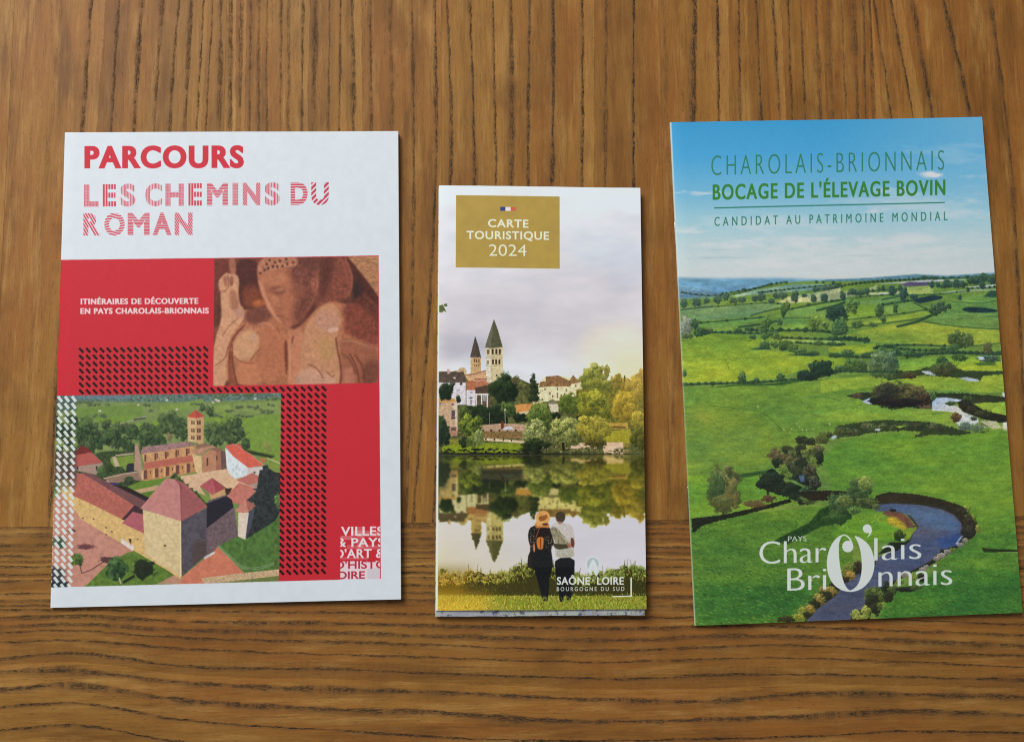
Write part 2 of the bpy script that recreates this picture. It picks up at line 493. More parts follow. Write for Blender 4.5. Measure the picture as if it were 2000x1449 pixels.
    for f, x, y, w_, h_ in ((A, 700, 190, 300, 22), (A, 500, 160, 300, 25), (B, 900, 60, 500, 45), (B, 700, 130, 120, 50), (B, 600, 250, 90, 90), (B, 940, 240, 60, 60), (B, 800, 270, 180, 18), (B, 1060, 215, 220, 22), (B, 1200, 230, 120, 60), (B, 1400, 200, 90, 40),
                            (B, 960, 320, 90, 40), (B, 680, 330, 150, 40), (B, 1330, 280, 180, 40), (A, 700, 330, 160, 40), (A, 1300, 160, 90, 90), (A, 1330, 250, 60, 90), (B, 420, 180, 200, 30), (B, 1400, 110, 150, 25), (B, 1100, 340, 200, 14)):
        for q in range(max(2, int(w_/26))):
            cx, cy = f(x+rng.uniform(-w_, w_)*.5, y+rng.uniform(-h_, h_)*.4)[0]
            S.blob(cx, cy, 3.2+rng.random()*2.6, 2.0+min(h_, 60)/22*rng.random(), (62, 86, 52), (120, 140, 84), rough=.5, seed=rng.randrange(9))
    for f, x, y in ((A, 1565, 130), (A, 1200, 190), (B, 180, 250), (B, 690, 130), (B, 720, 140), (B, 1190, 110), (A, 700, 270), (B, 650, 160)):
        S.blob(*f(x, y)[0], 3.2, 2.4, (190, 180, 170), (215, 215, 205), rough=.5)
    S.line(A(800, 465, 950, 440, 1150, 380, 1300, 345), 1.6, (176, 176, 160), .9)
    S.line(A(1140, 385, 1300, 360), 3, (70, 70, 60), .9, sm=0)
    for i in range(70):
        x = rng.uniform(380, 1560); y = rng.uniform(430, 800)
        if x > 1000 and y < 480: continue
        S.blob(*A(x, y)[0], 6+rng.random()*7, 6+rng.random()*7, (34, 54, 34), rng.choice([(84, 116, 56), (100, 122, 70), (112, 120, 78), (64, 96, 50)]), rough=.45, seed=rng.randrange(9), alpha=.9)
    for x, y, rx, ry in ((520, 480, 17, 20), (640, 560, 12, 20), (440, 560, 12, 20), (1130, 560, 14, 18), (1290, 620, 18, 16), (780, 620, 14, 16), (900, 560, 13, 16), (1600, 430, 12, 22), (1440, 640, 8, 12)):
        S.blob(*A(x, y)[0], rx, ry, (32, 52, 34), (92, 122, 62), rough=.45)
    for x, y, rx, ry in ((80, 420, 22, 24), (200, 470, 18, 24), (270, 560, 10, 16), (620, 560, 16, 22), (740, 540, 20, 22), (900, 500, 18, 24), (950, 420, 11, 10), (1000, 560, 12, 14), (1060, 690, 9, 14), (700, 650, 16, 12), (870, 640, 16, 12), (600, 270, 9, 11), (510, 240, 7, 8)):
        S.blob(*B(x, y)[0], rx, ry, (38, 58, 36), (98, 124, 68), rough=.45)
    S.blob(*B(90, 600)[0], 7, 10, (110, 100, 66), (150, 132, 90), rough=.5)
    S.blob(*B(1340, 730)[0], 9, 13, (120, 130, 60), (160, 150, 90), rough=.5, alpha=.6)
    # small house at the left, gardens
    p(A, 300, 980, 700, 800, 900, 780, 1150, 800, 1250, 1100, 1250, 1260, 700, 1240, 400, 1060, c=(60, 80, 44), soft=1, tex=(3, .35, 7))
    p(A, 830, 880, 1140, 835, 1150, 950, 960, 990, 860, 990, c=(124, 152, 52))
    p(A, 860, 865, 905, 850, 960, 975, 900, 990, c=(196, 176, 148)); p(A, 900, 835, 1140, 808, 1145, 828, 920, 855, c=(184, 166, 134))
    p(A, 1060, 950, 1140, 940, 1140, 1060, 1050, 1060, c=(48, 48, 62)); p(A, 990, 990, 1050, 960, 1040, 1050, c=(120, 150, 56))
    p(A, 330, 990, 370, 990, 740, 935, 745, 970, 655, 1095, 400, 1040, c=(168, 138, 122))
    for x in (400, 650): p(A, x, 980, x+22, 980, x+22, 1030, x, 1030, c=(60, 52, 60))
    p(A, 370, 800, 470, 715, 560, 755, 600, 805, 400, 850, c=(124, 44, 38)); p(A, 300, 1000, 395, 840, 590, 800, 742, 933, 370, 990, c=(188, 88, 78))
    S.blob(*A(720, 1020)[0], 9, 9, (50, 78, 44), (104, 130, 70)); S.blob(*A(820, 1000)[0], 9, 10, (30, 44, 28), (70, 96, 44))
    p(A, 745, 1140, 1000, 1080, 1260, 1040, 1290, 1175, 1080, 1150, 900, 1215, c=(150, 118, 98)); S.line(A(750, 1140, 1000, 1082, 1250, 1042), 2, (196, 172, 142), sm=0)
    S.blob(*A(1080, 1170)[0], 11, 10, (30, 42, 30), (78, 100, 58))
    p(A, 740, 1180, 800, 1165, 840, 1190, 780, 1210, c=(206, 172, 160)); p(A, 840, 1190, 950, 1200, 900, 1240, c=(46, 52, 120))
    p(A, 1060, 1240, 1240, 1170, 1560, 1130, 1480, 1200, 1240, 1290, 1120, 1290, c=(104, 142, 44))
    p(A, 1150, 1290, 1470, 1225, 1420, 1290, 1230, 1330, c=(200, 160, 120)); p(A, 1220, 1330, 1420, 1290, 1330, 1390, c=(92, 128, 40))
    p(A, 900, 1220, 1060, 1250, 1340, 1390, 1300, 1449, 1180, 1400, c=(44, 34, 30))
    # church
    OCH = (206, 152, 100)
    p(B, -320, 1040, -370, 1035, -360, 720, -340, 690, -318, 700, -290, 830, -270, 1000, -225, 1170, -270, 1165, c=(178, 142, 120))
    p(B, -270, 820, 425, 715, 425, 880, -240, 960, c=OCH, tex=(2, .12, 4)); p(B, -250, 1015, 420, 915, 432, 1055, 250, 1090, -225, 1172, c=(202, 142, 88), tex=(2, .14, 4))
    for k, x in enumerate((-235, -105, 30, 165, 300)):
        y = 835-(x+235)*.15
        p(B, x, y, x+24, y-4, x+24, y+86, x, y+90, c=(112, 66, 52), soft=.25)
        if k: p(B, x+30, y, x+46, y-4, x+46, y+62, x+30, y+66, c=(124, 78, 58), soft=.25)
    for k, x in enumerate((-225, -80, 60, 190, 330)):
        y = 1035-(x+235)*.15
        p(B, x-20, y, x+25, y-6, x+25, y+112, x-20, y+118, c=(116, 70, 58), soft=.3); p(B, x-46, y+10, x-22, y+4, x-22, y+118, x-46, y+122, c=(224, 176, 118), soft=.2)
        p(B, x+60, y+8, x+76, y+4, x+76, y+44, x+60, y+48, c=(120, 72, 56), soft=.25)
    p(B, -285, 822, -258, 735, 320, 662, 430, 706, 0, 785, c=(158, 118, 118), tex=(3, .2, 8)); p(B, -245, 960, -210, 935, 385, 838, 425, 912, -225, 1022, c=(192, 100, 80))
    p(B, 318, 345, 432, 360, 432, 675, 325, 660, c=(216, 180, 126)); p(B, 430, 360, 530, 345, 525, 720, 430, 675, c=(202, 158, 108))
    for y in (398, 500, 592):
        p(B, 368, y, 386, y+1, 386, y+46, 368, y+44, c=(104, 72, 50), soft=.2); p(B, 394, y+1, 412, y+2, 412, y+48, 394, y+46, c=(104, 72, 50), soft=.2)
        p(B, 444, y-2, 462, y-4, 462, y+50, 444, y+50, c=(84, 56, 44), soft=.2); p(B, 470, y-4, 490, y-6, 490, y+48, 470, y+50, c=(84, 56, 44), soft=.2)
        S.line(B(322, y-14, 430, y-8, 528, y-18), .8, (170, 128, 90), .8, sm=0)
    p(B, 312, 345, 425, 258, 538, 338, 432, 366, c=(206, 82, 62)); p(B, 425, 258, 538, 338, 432, 366, c=(190, 70, 56))
    p(B, 440, 700, 560, 690, 660, 720, 560, 760, 430, 800, c=(150, 106, 88))
    p(B, 380, 830, 500, 850, 512, 1112, 430, 1062, c=(226, 190, 132)); p(B, 505, 850, 600, 765, 695, 795, 685, 1082, 512, 1112, c=(192, 132, 96))
    p(B, 565, 880, 585, 870, 588, 970, 568, 980, c=(96, 60, 48)); p(B, 690, 790, 775, 780, 800, 1000, 690, 1060, c=(168, 108, 80)); p(B, 745, 770, 815, 800, 826, 1015, 760, 1030, c=(112, 82, 80))
    p(B, 690, 850, 705, 850, 705, 900, 690, 905, c=(90, 56, 46))
    p(B, 388, 800, 440, 760, 640, 712, 705, 748, 600, 752, 492, 842, c=(190, 138, 112)); p(B, 600, 752, 700, 740, 770, 770, 700, 800, c=(150, 100, 84))
    p(B, 230, 1110, 850, 1010, 930, 1130, 1100, 1190, 880, 1300, 800, 1240, 640, 1130, 480, 1240, 560, 1360, 300, 1260, c=(222, 182, 142), tex=(4, .05, 6))
    p(B, 805, 740, 1105, 995, 1085, 1115, 935, 1142, 860, 1080, 825, 1000, c=(214, 228, 234), tex=(2, .05, 3)); p(B, 1095, 1000, 1290, 980, 1290, 1112, 1150, 1085, 1085, 1120, c=(208, 198, 192))
    for x, y in ((905, 930), (945, 970), (985, 1005), (1020, 1035), (900, 1010), (950, 1060)): p(B, x, y, x+14, y+8, x+14, y+44, x, y+34, c=(176, 198, 208), soft=.3)
    p(B, 1170, 1050, 1195, 1050, 1195, 1075, 1170, 1075, c=(90, 70, 66))
    p(B, 930, 712, 985, 678, 1040, 770, 1000, 790, c=(206, 92, 80)); p(B, 800, 722, 905, 688, 1140, 830, 1300, 968, 1102, 1002, 905, 850, c=(226, 96, 76)); S.line(B(905, 690, 1140, 832, 1300, 968), .9, (236, 170, 140), .8, sm=0)
    p(B, 1240, 880, 1330, 880, 1300, 960, c=(210, 110, 70))
    p(B, 1030, 760, 1180, 790, 1450, 850, 1400, 880, 1150, 830, c=(48, 62, 34), soft=1)
    p(B, 1285, 975, 1350, 960, 1560, 1130, 1560, 1449, 1060, 1449, 1150, 1200, 1290, 1120, c=(52, 58, 60), rough=1.2, cell=4, tex=(4, .3, 5))
    p(B, 1330, 880, 1520, 955, 1520, 1110, 1360, 1000, c=(128, 154, 60)); S.line(B(1340, 872, 1520, 950), 2, (206, 200, 150), sm=0)
    p(B, 1410, 1180, 1440, 1175, 1440, 1230, 1520, 1215, 1520, 1290, 1370, 1310, c=(168, 150, 134), tex=(1.5, .3, 3))
    p(B, 1110, 1215, 1310, 1155, 1300, 1260, 1140, 1270, c=(170, 146, 136)); p(B, 945, 1162, 1150, 1068, 1318, 1150, 1112, 1222, c=(196, 108, 96))
    p(B, 590, 1290, 810, 1270, 810, 1400, 640, 1460, c=(206, 160, 104)); p(B, 800, 1270, 900, 1260, 830, 1380, c=(66, 44, 36))
    p(B, 480, 1237, 640, 1130, 815, 1262, 642, 1347, c=(188, 86, 92)); p(B, 640, 1130, 815, 1262, 690, 1322, c=(170, 70, 78))
    p(B, 828, 1362, 985, 1192, 1125, 1242, 1180, 1260, 1100, 1380, 1060, 1490, 880, 1440, c=(198, 108, 92)); S.line(B(985, 1192, 1180, 1255), 1.5, (224, 170, 140), sm=0)
    for i in range(9): S.blob(*B(150+i*52, 1110+i*44)[0], 7, 7, (40, 52, 30), (98, 112, 60), rough=.5)
    p(B, 440, 1310, 620, 1390, 640, 1449, 560, 1449, c=(128, 160, 60), soft=.6)
    # precinct buildings (lower half)
    p(W, 1070, 300, 1080, 200, 1190, 165, 1215, 245, 1236, 385, 1130, 445, 1060, 500, c=(112, 92, 98), tex=(3, .15, 5)); p(W, 1074, 215, 1110, 200, 1195, 170, 1212, 235, 1070, 345, c=(40, 38, 50))
    p(W, 1320, 200, 1345, 40, 1460, 60, 1460, 250, 1425, 305, 1275, 402, c=(48, 54, 54), rough=1.2, cell=4, tex=(4, .3, 5))
    p(W, 1236, 383, 1272, 402, 1425, 305, 1460, 240, 1460, 570, 1270, 570, 1128, 435, c=(80, 122, 52), tex=(6, .16, 3)); S.blob(*W(1440, 200)[0], 7, 18, (60, 90, 50), (124, 170, 80), rough=.4)
    p(W, 1288, 258, 1322, 236, 1300, 345, 1272, 402, c=(72, 76, 92)); p(W, 1235, 262, 1290, 262, 1272, 402, 1235, 386, c=(226, 208, 188))
    p(W, 1176, 178, 1250, 120, 1330, 150, 1290, 190, 1230, 215, c=(202, 118, 102)); p(W, 1218, 256, 1272, 192, 1326, 226, 1295, 252, 1268, 266, c=(208, 132, 112)); p(W, 1272, 192, 1326, 226, 1288, 258, c=(176, 100, 90))
    p(W, 1130, 436, 1108, 465, 1062, 500, 940, 600, 890, 640, 1010, 640, 1270, 578, c=(214, 120, 90), tex=(5, .06, 3)); p(W, 1056, 492, 1112, 462, 1118, 472, 1064, 504, c=(206, 200, 194))
    for d in (0, 9): S.line(W(1134, 432+d, 1210, 500+d, 1262, 548+d, 1340, 546+d, 1420, 520+d), .8, (186, 200, 176), .8)
    p(W, 1045, 600, 1270, 572, 1460, 552, 1460, 590, 1200, 618, 1060, 628, c=(202, 170, 128), tex=(2, .16, 4)); p(W, 1190, 618, 1460, 585, 1460, 615, 1190, 632, c=(112, 128, 62))
    p(W, 200, 270, 370, 110, 460, 300, 705, 455, 560, 560, 430, 650, 200, 660, c=(202, 138, 118), tex=(9, .06, 3))
    p(W, 440, 650, 570, 520, 660, 472, 705, 458, 910, 582, 850, 625, 700, 650, c=(96, 132, 46), tex=(6, .14, 3))
    p(W, 820, 630, 905, 585, 950, 600, 930, 632, c=(192, 140, 112))
    p(W, 260, 30, 350, 60, 422, 190, 640, 300, 752, 372, 752, 386, 942, 480, 938, 605, 860, 555, 700, 462, 425, 300, 330, 180, c=(224, 184, 112), tex=(5, .08, 9))
    p(W, 630, 395, 700, 440, 690, 462, 630, 420, c=(226, 216, 206), soft=.5); p(W, 668, 398, 684, 400, 680, 430, c=(70, 50, 40), soft=.4)
    for x, y in ((550, 340), (485, 296), (580, 363), (430, 292), (858, 430), (715, 400), (552, 376)): S.blob(*W(x, y)[0], 2, 1.6, (96, 76, 50), (130, 104, 70))
    p(W, 465, 62, 620, 132, 770, 196, 740, 250, 560, 170, c=(46, 40, 54)); p(W, 415, 55, 480, 66, 760, 205, 735, 246, 690, 222, 545, 130, c=(122, 76, 78), tex=(3, .1, 4))
    p(W, 330, 20, 385, 58, 430, 62, 545, 130, 700, 228, 640, 300, 460, 212, 380, 178, c=(192, 102, 88), tex=(3, .1, 3)); p(W, 700, 224, 745, 246, 742, 272, 690, 258, 650, 300, 632, 300, c=(70, 44, 52))
    p(W, 690, 258, 745, 274, 752, 372, 634, 318, c=(184, 92, 104))
    p(W, 742, 248, 942, 302, 944, 594, 755, 482, c=(220, 196, 142), tex=(4, .06, 9)); p(W, 940, 302, 1074, 238, 1070, 482, 944, 594, c=(86, 80, 92), tex=(5, .14, 9)); p(W, 1000, 420, 1070, 400, 1070, 480, 1000, 540, c=(84, 66, 58), soft=3, alpha=.7)
    S.line(W(938, 300, 938, 594), 2.2, (236, 214, 160), sm=0); S.blob(*W(856, 432)[0], 3, 2.4, (110, 90, 60), (150, 124, 84))
    p(W, 728, 242, 862, 86, 908, 90, 936, 112, 942, 308, 800, 262, c=(204, 132, 126), tex=(4, .03, 3)); p(W, 905, 90, 960, 112, 1078, 232, 942, 308, 935, 110, c=(170, 92, 92)); S.line(W(936, 110, 942, 306), 1.2, (140, 66, 76), sm=0)
    for i in range(1, 26):
        f_ = i/26
        S.line(W(862+(936-862)*f_, 88+22*f_, 735+205*f_, 244+64*f_), .6, (176, 104, 108), .35, sm=0); S.line(W(905+30*f_, 90+20*f_, 1075-134*f_, 234+72*f_), .6, (140, 66, 76), .35, sm=0)
    for i in range(1, 44):
        f_ = i/44
        a_ = W(385+300*f_, 58+172*f_**.92+8*math.sin(f_*3.1))[0]; b_ = W(400+238*f_, 182+118*f_)[0]
        S.line([a_, b_], .6, (150, 70, 58), .35, sm=0)
    S.blob(*W(445, 440)[0], 19, 6, (110, 62, 66), (120, 70, 70), rough=.3, edge=3); S.line(W(425, 578, 470, 562, 560, 505), 1.6, (96, 52, 54), sm=0); S.blob(*W(560, 508)[0], 19, 6, (92, 54, 56), (100, 60, 60), rough=.4); S.blob(*W(370, 358)[0], 9, 4, (100, 60, 60), (110, 66, 66))
    S.blob(*W(310, 640)[0], 20, 12, (40, 56, 66), (60, 74, 84)); S.blob(*W(310, 430)[0], 12, 8, (50, 80, 60), (80, 110, 84)); S.line(W(410, 520, 425, 578), 1.6, (86, 56, 44), sm=0); S.blob(*W(403, 505)[0], 14, 15, (48, 72, 34), (106, 140, 54))
    S.blob(*W(755, 555)[0], 25, 20, (30, 40, 26), (44, 58, 32), rough=.35); S.line(W(700, 590, 640, 625), 5, (34, 46, 28), sm=0); S.blob(*W(605, 550)[0], 24, 24, (30, 56, 32), (92, 136, 66), rough=.35); S.line(W(620, 600, 628, 632), 2.5, (190, 190, 150), sm=0)
    for i in range(26):
        S.blob(rng.uniform(100, 148), rng.uniform(812, 880), 7, 7, (24, 44, 36), (66, 96, 56), rough=.5, seed=i % 9)
    S.poly([(100, 880), (150, 880), (150, 930), (100, 940)], (70, 50, 56), .7, soft=3); S.poly([(96, 775), (150, 775), (150, 800), (96, 805)], (66, 96, 96), .8, soft=2)
    S.poly([(96, 925), (150, 925), (150, 950), (96, 960)], (52, 60, 52), .5, soft=3)
    S.poly([(98, 1104), (128, 1112), (126, 1150), (95, 1150)], (34, 48, 60), .8, soft=3); S.poly([(100, 1050), (125, 1046), (128, 1062), (100, 1066)], (44, 84, 60), .7, soft=2)
    m_ = r[0][..., None]
    k_ = 1+.035*S.noise(1.5, 3, 2)[r[1]][..., None]+.05*S.noise(5, 3, 4)[r[1]][..., None]
    g_ = S.img[r[1]].mean(-1, keepdims=True)
    q_ = np.clip((g_+(S.img[r[1]]-g_)*.84)*k_, 0, 1)
    q_ = q_*.55+np.stack([boxblur(q_[..., c_], .9*S.s/2) for c_ in range(3)], -1)*.45
    S.img[r[1]] = S.img[r[1]]*(1-m_)+q_*m_
    # paler band with slanted white dashes
    for j in range(29):
        y = 778+13.62*j
        for i in range(4):
            x = 104.5+13.6*i-(y-778)*.0225
            u = np.array([.60, .80]); v = np.array([-.80, .60]); q = np.array([x, y-.02*(x-110)])
            S.poly([q-u*6.6-v*2.9, q+u*6.6-v*2.9, q+u*6.6+v*2.9, q-u*6.6+v*2.9], (216, 226, 224), .96)
    S.clip = None
    # ---- lettering
    R2 = (204, 46, 62)
    S.text('PARCOURS', 167, 477, 325.5, 327, 41.5, R2, weight=.034, space=1.15, wide=2.0)
    lin = lambda ax, ay, per, duty=.55: (lambda X, Y: np.clip((((X*ax+Y*ay)/per) % 1.0 < duty)*1.0, 0, 1))
    dots = lambda X, Y: 1-.62*np.maximum(((X/2.9) % 1 > .62)*1.0, ((Y/2.9) % 1 > .62)*1.0)
    L2 = (210, 74, 92)
    for t, xa, xb, pat, c in (('L', 165, 193.5, dots, L2), ('E', 200.5, 228, lin(1, 0, 5.6, .7), L2), ('S', 236, 266, lin(1, 0, 2.9), L2), ('C', 285, 319, lin(1, 0, 2.9), L2), ('H', 325, 361, dots, L2), ('E', 370, 397.5, lin(1, 0, 5.6, .7), L2),
                              ('M', 406, 447, lin(0, 1, 2.9, .66), L2), ('I', 456, 467, dots, L2), ('N', 476, 510, lin(.86, -.5, 3.2, .66), L2), ('S', 518, 548, lin(1, 0, 2.9), L2), ('D', 569, 602, lin(0, 1, 5.0, .62), L2), ('U', 609, 643, lin(.7, .7, 7.5, .62), (200, 70, 92))):
        yb = 399.5-(xa-165)*.0022
        S.text(t, xa, xb, yb, yb, 41, c, weight=.044, pattern=pat)
    for t, xa, xb, pat in (('R', 164, 198, lin(.86, -.5, 4.6, .62)), ('O', 205, 245, None), ('M', 251, 294, lin(0, 1, 2.9, .66)), ('A', 300, 337, lin(0, 1, 3.6, .7)), ('N', 343, 378, lin(.86, -.5, 3.4, .66))):
        if pat is None:
            pat = lambda X, Y: (((Y+2.2*np.sin((X-205)/40*6.28))/4.9) % 1 < .6)*1.0
        S.text(t, xa, xb, 456, 456, 41, L2, weight=.044, pattern=pat)
    WT = (236, 214, 216)
    S.text('ITINÉRAIRES DE DÉCOUVERTE', 159, 389, 592.5, 592, 11, WT, weight=.026, space=1.14, wide=.9)
    S.text('EN PAYS CHAROLAIS-BRIONNAIS', 158.5, 409.5, 611, 611, 11, WT, weight=.026, space=1.14, wide=.9)
    cb = (667, 1020, 744.2, 1130)
    S.poly([(667, 1094), (744.2, 1092), (744.2, 1127.4), (667, 1129.8)], (232, 214, 222)); S.poly([(720, 1108), (744.2, 1106), (744.2, 1127.4), (720, 1128)], (212, 204, 212), soft=.5)
    for a in ((690, 1034, 744, 1046, .35), (667, 1044, 690, 1052, .4), (680, 1062, 744, 1070, .3), (667, 1086, 720, 1090, .3), (700, 1026, 712, 1068, .3)):
        S.poly([(a[0], a[1]), (a[2], a[1]), (a[2], a[3]), (a[0], a[3])], (240, 200, 206), a[4])
    WV = (242, 228, 232)
    S.text('VILLES', 668, 750, 1043.5, 1042.5, 17, WV, weight=.018, space=1.06, wide=.5, clipbox=cb)
    S.text('& PAYS', 660, 752, 1065.5, 1064.5, 17, WV, weight=.018, space=1.06, wide=.5, clipbox=cb)
    S.text("D'ART &", 657, 752, 1087.5, 1086, 17, WV, weight=.018, space=1.06, wide=.5, clipbox=cb)
    S.text("D'HISTO", 657, 757, 1108.2, 1106.8, 15, (188, 44, 66), weight=.018, clipbox=cb)
    S.text('OIRE', 660, 715, 1128.2, 1127, 14.5, (176, 52, 78), weight=.022, clipbox=cb)
    return S


# ------------------------------------------------------------------ cover 2: folded tourist map
def art_centre():
    S = Sheet(840, 355, 1272, 1208, 2.4)
    E = Z(840, 580, 7.245); F = Z(1040, 680, 6.587); G = Z(840, 730, 6.586)
    full = [(830, 340), (1280, 340), (1280, 1210), (830, 1210)]
    S.vgrad(full, [(360, (246, 250, 253)), (385, (236, 243, 250)), (450, (230, 236, 246)), (520, (228, 230, 240)), (600, (224, 223, 232)), (650, (218, 217, 227)), (700, (226, 228, 234)), (740, (236, 240, 244)), (800, (224, 228, 232))])
    n = S.noise(60, 4, 4, 1.7, .6)
    g = lambda *v, c, a, soft=14: S.poly(np.array(v, float).reshape(-1, 2), c, a, soft=soft, sm=2)
    g(860, 640, 950, 655, 1010, 690, 900, 700, 850, 690, c=(174, 173, 190), a=.6)
    g(850, 560, 1100, 580, 1000, 640, 850, 620, c=(210, 208, 220), a=.6)
    g(1080, 440, 1260, 470, 1260, 520, 1150, 540, c=(216, 230, 242), a=.6)
    g(1000, 540, 1200, 510, 1250, 600, 1050, 640, c=(216, 214, 224), a=.5)
    g(1120, 640, 1270, 620, 1270, 760, 1150, 740, c=(244, 238, 222), a=.8); g(1180, 690, 1275, 680, 1275, 770, 1190, 760, c=(250, 238, 206), a=.7)
    g(870, 700, 960, 690, 1100, 700, 1100, 740, 900, 740, c=(224, 232, 244), a=.7)
    g(1180, 480, 1260, 470, 1250, 560, 1190, 560, c=(206, 214, 232), a=.5, soft=8)
    n = n[...]
    n5 = S.noise(26, 4, 6, 2.0, .8)[...]
    S.img = np.clip(S.img*(1+.026*n[..., None]+.022*n5[..., None]*np.array([1.1, .9, .6], np.float32)), 0, 1)
    sky0 = S.img.copy()
    # leaves at the edge
    for v in ((858, 592, 866, 590, 874, 606, 868, 602, 864, 606, 857, 604), (867, 589, 874, 588, 875, 594, 869, 594)):
        S.poly(np.array(v, float).reshape(-1, 2), (92, 104, 62), soft=.3)
    p = lambda f, *v, c, tex=(2, .12, 6), **k: S.poly(f(*v), c, tex=tex, **k)
    # hill base
    p(E, 0, 1080, 380, 1000, 520, 1050, 640, 1060, 820, 1080, 1250, 1110, 1400, 1180, 1594, 1180, 3200, 1150, 3200, 2200, 0, 2200, c=(92, 96, 58), soft=.5, tex=(4, .3, 3))
    # abbey
    STONE = (196, 176, 138)
    p(E, 790, 680, 862, 676, 862, 1130, 790, 1080, c=(220, 210, 194)); p(E, 855, 676, 1026, 670, 1030, 1080, 1030, 1160, 860, 1170, c=(200, 188, 152))
    p(E, 775, 683, 820, 560, 905, 278, 960, 430, 1028, 672, 860, 690, c=(86, 88, 66), tex=(2, .08, 3)); p(E, 905, 278, 862, 690, 775, 683, 830, 500, c=(102, 104, 84)); S.line(E(778, 684, 860, 690, 1028, 674), 1.2, (190, 176, 140), sm=0)
    for x in (872, 925, 972): p(E, x, 698, x+28, 697, x+28, 770, x, 771, c=(72, 58, 42), soft=.15)
    for x in (877, 922, 968): p(E, x, 845, x+26, 843, x+26, 912, x, 913, c=(70, 56, 42), soft=.15)
    p(E, 802, 705, 842, 703, 842, 770, 802, 772, c=(128, 106, 62)); p(E, 800, 858, 838, 856, 838, 916, 800, 918, c=(158, 136, 118))
    for y in (790, 820, 932): S.line(E(786, y+4, 860, y, 1028, y-2), .9, (120, 100, 76), .7, sm=0)
    p(E, 930, 1058, 950, 1055, 955, 1080, 930, 1085, c=(80, 70, 56))
    p(E, 575, 815, 722, 812, 722, 1040, 575, 1045, c=(190, 164, 122)); p(E, 568, 812, 640, 515, 682, 640, 722, 812, c=(86, 78, 68)); p(E, 640, 515, 682, 640, 722, 812, 660, 812, c=(76, 72, 62))
    for x in (625, 652, 684): p(E, x, 838, x+15, 838, x+15, 885, x, 885, c=(82, 62, 46)); p(E, x+2, 915, x+14, 915, x+14, 945, x+2, 945, c=(120, 82, 54))
    for y in (825, 900, 960): S.line(E(575, y, 722, y-2), .7, (140, 112, 80), .7, sm=0)
    p(E, 370, 1010, 440, 955, 490, 960, 520, 1000, 520, 1060, 400, 1060, c=(188, 168, 132)); p(E, 440, 1005, 480, 1005, 480, 1040, 440, 1040, c=(150, 118, 86))
    p(E, 490, 1060, 640, 1020, 790, 1000, 800, 1180, 560, 1180, c=(196, 160, 124)); S.line(E(500, 1065, 640, 1045, 790, 995), 1.4, (128, 90, 68), sm=0)
    p(E, 630, 1115, 770, 1110, 850, 1130, 850, 1240, 650, 1240, c=(184, 140, 118)); S.line(E(625, 1122, 770, 1115, 830, 1130), 1.3, (140, 86, 64), sm=0); p(E, 800, 1070, 870, 1080, 860, 1190, 800, 1170, c=(206, 196, 176))
    p(E, 510, 1150, 600, 1140, 660, 1160, 640, 1275, 520, 1275, c=(168, 112, 80)); p(E, 660, 1180, 740, 1140, 840, 1180, 840, 1240, 660, 1250, c=(172, 116, 90))
    # houses left
    p(E, 120, 1165, 505, 1168, 505, 1480, 120, 1480, c=(206, 202, 208)); p(E, 120, 1010, 240, 1012, 480, 1020, 512, 1168, 120, 1162, c=(92, 80, 72), tex=(2, .15, 4))
    p(E, 240, 975, 282, 978, 282, 1040, 250, 1045, c=(190, 160, 150)); 
    for x, y in ((328, 1170), (425, 1170)): p(E, x, y, x+32, y, x+32, y+32, x, y+32, c=(74, 60, 52))
    for x, y in ((372, 1262), (372, 1330)): p(E, x, y, x+48, y, x+48, y+26, x, y+26, c=(170, 160, 166))
    S.blob(*E(345, 1100)[0], 3, 1.8, (190, 180, 170), (200, 190, 180))
    p(E, 515, 1275, 642, 1275, 642, 1500, 515, 1500, c=(208, 204, 212)); p(E, 565, 1290, 600, 1290, 600, 1320, 565, 1320, c=(160, 156, 166)); p(E, 555, 1375, 605, 1375, 600, 1392, 558, 1392, c=(80, 78, 84)); p(E, 568, 1410, 592, 1410, 592, 1480, 568, 1480, c=(140, 130, 130))
    p(E, 640, 1240, 840, 1200, 848, 1330, 640, 1332, c=(88, 72, 60), tex=(2, .12, 3)); p(E, 645, 1332, 845, 1332, 845, 1560, 645, 1560, c=(96, 84, 72))
    for x in (645, 720, 800): p(E, x, 1335, x+18, 1335, x+18, 1560, x, 1560, c=(216, 210, 200))
    p(E, 745, 1345, 795, 1345, 795, 1430, 745, 1430, c=(160, 160, 164)); p(E, 640, 1325, 848, 1322, 848, 1345, 640, 1345, c=(220, 214, 204))
    # left lower house
    p(G, 110, 320, 350, 320, 355, 700, 110, 700, c=(186, 160, 132)); p(G, 100, 270, 320, 280, 345, 330, 100, 332, c=(192, 148, 96)); p(G, 290, 330, 352, 328, 352, 700, 330, 640, c=(200, 186, 170))
    p(G, 275, 430, 320, 430, 320, 510, 275, 510, c=(90, 80, 84)); p(G, 270, 515, 325, 515, 325, 540, 270, 540, c=(70, 64, 60)); p(G, 120, 335, 145, 335, 145, 362, 120, 362, c=(130, 120, 126)); p(G, 275, 338, 310, 338, 310, 362, 275, 362, c=(120, 100, 96))
    p(G, 240, 640, 350, 640, 350, 760, 240, 760, c=(170, 132, 110)); p(G, 270, 650, 330, 650, 330, 690, 270, 690, c=(90, 84, 84))
    # right houses
    p(F, 60, 470, 100, 390, 170, 330, 330, 320, 620, 360, 640, 480, 640, 620, 60, 660, c=(222, 210, 172)); p(F, 80, 470, 95, 400, 170, 390, 170, 330, 330, 318, 470, 385, 520, 310, 560, 360, 640, 375, 600, 410, 500, 425, 480, 462, 250, 455, c=(138, 108, 76), tex=(1.6, .28, 4))
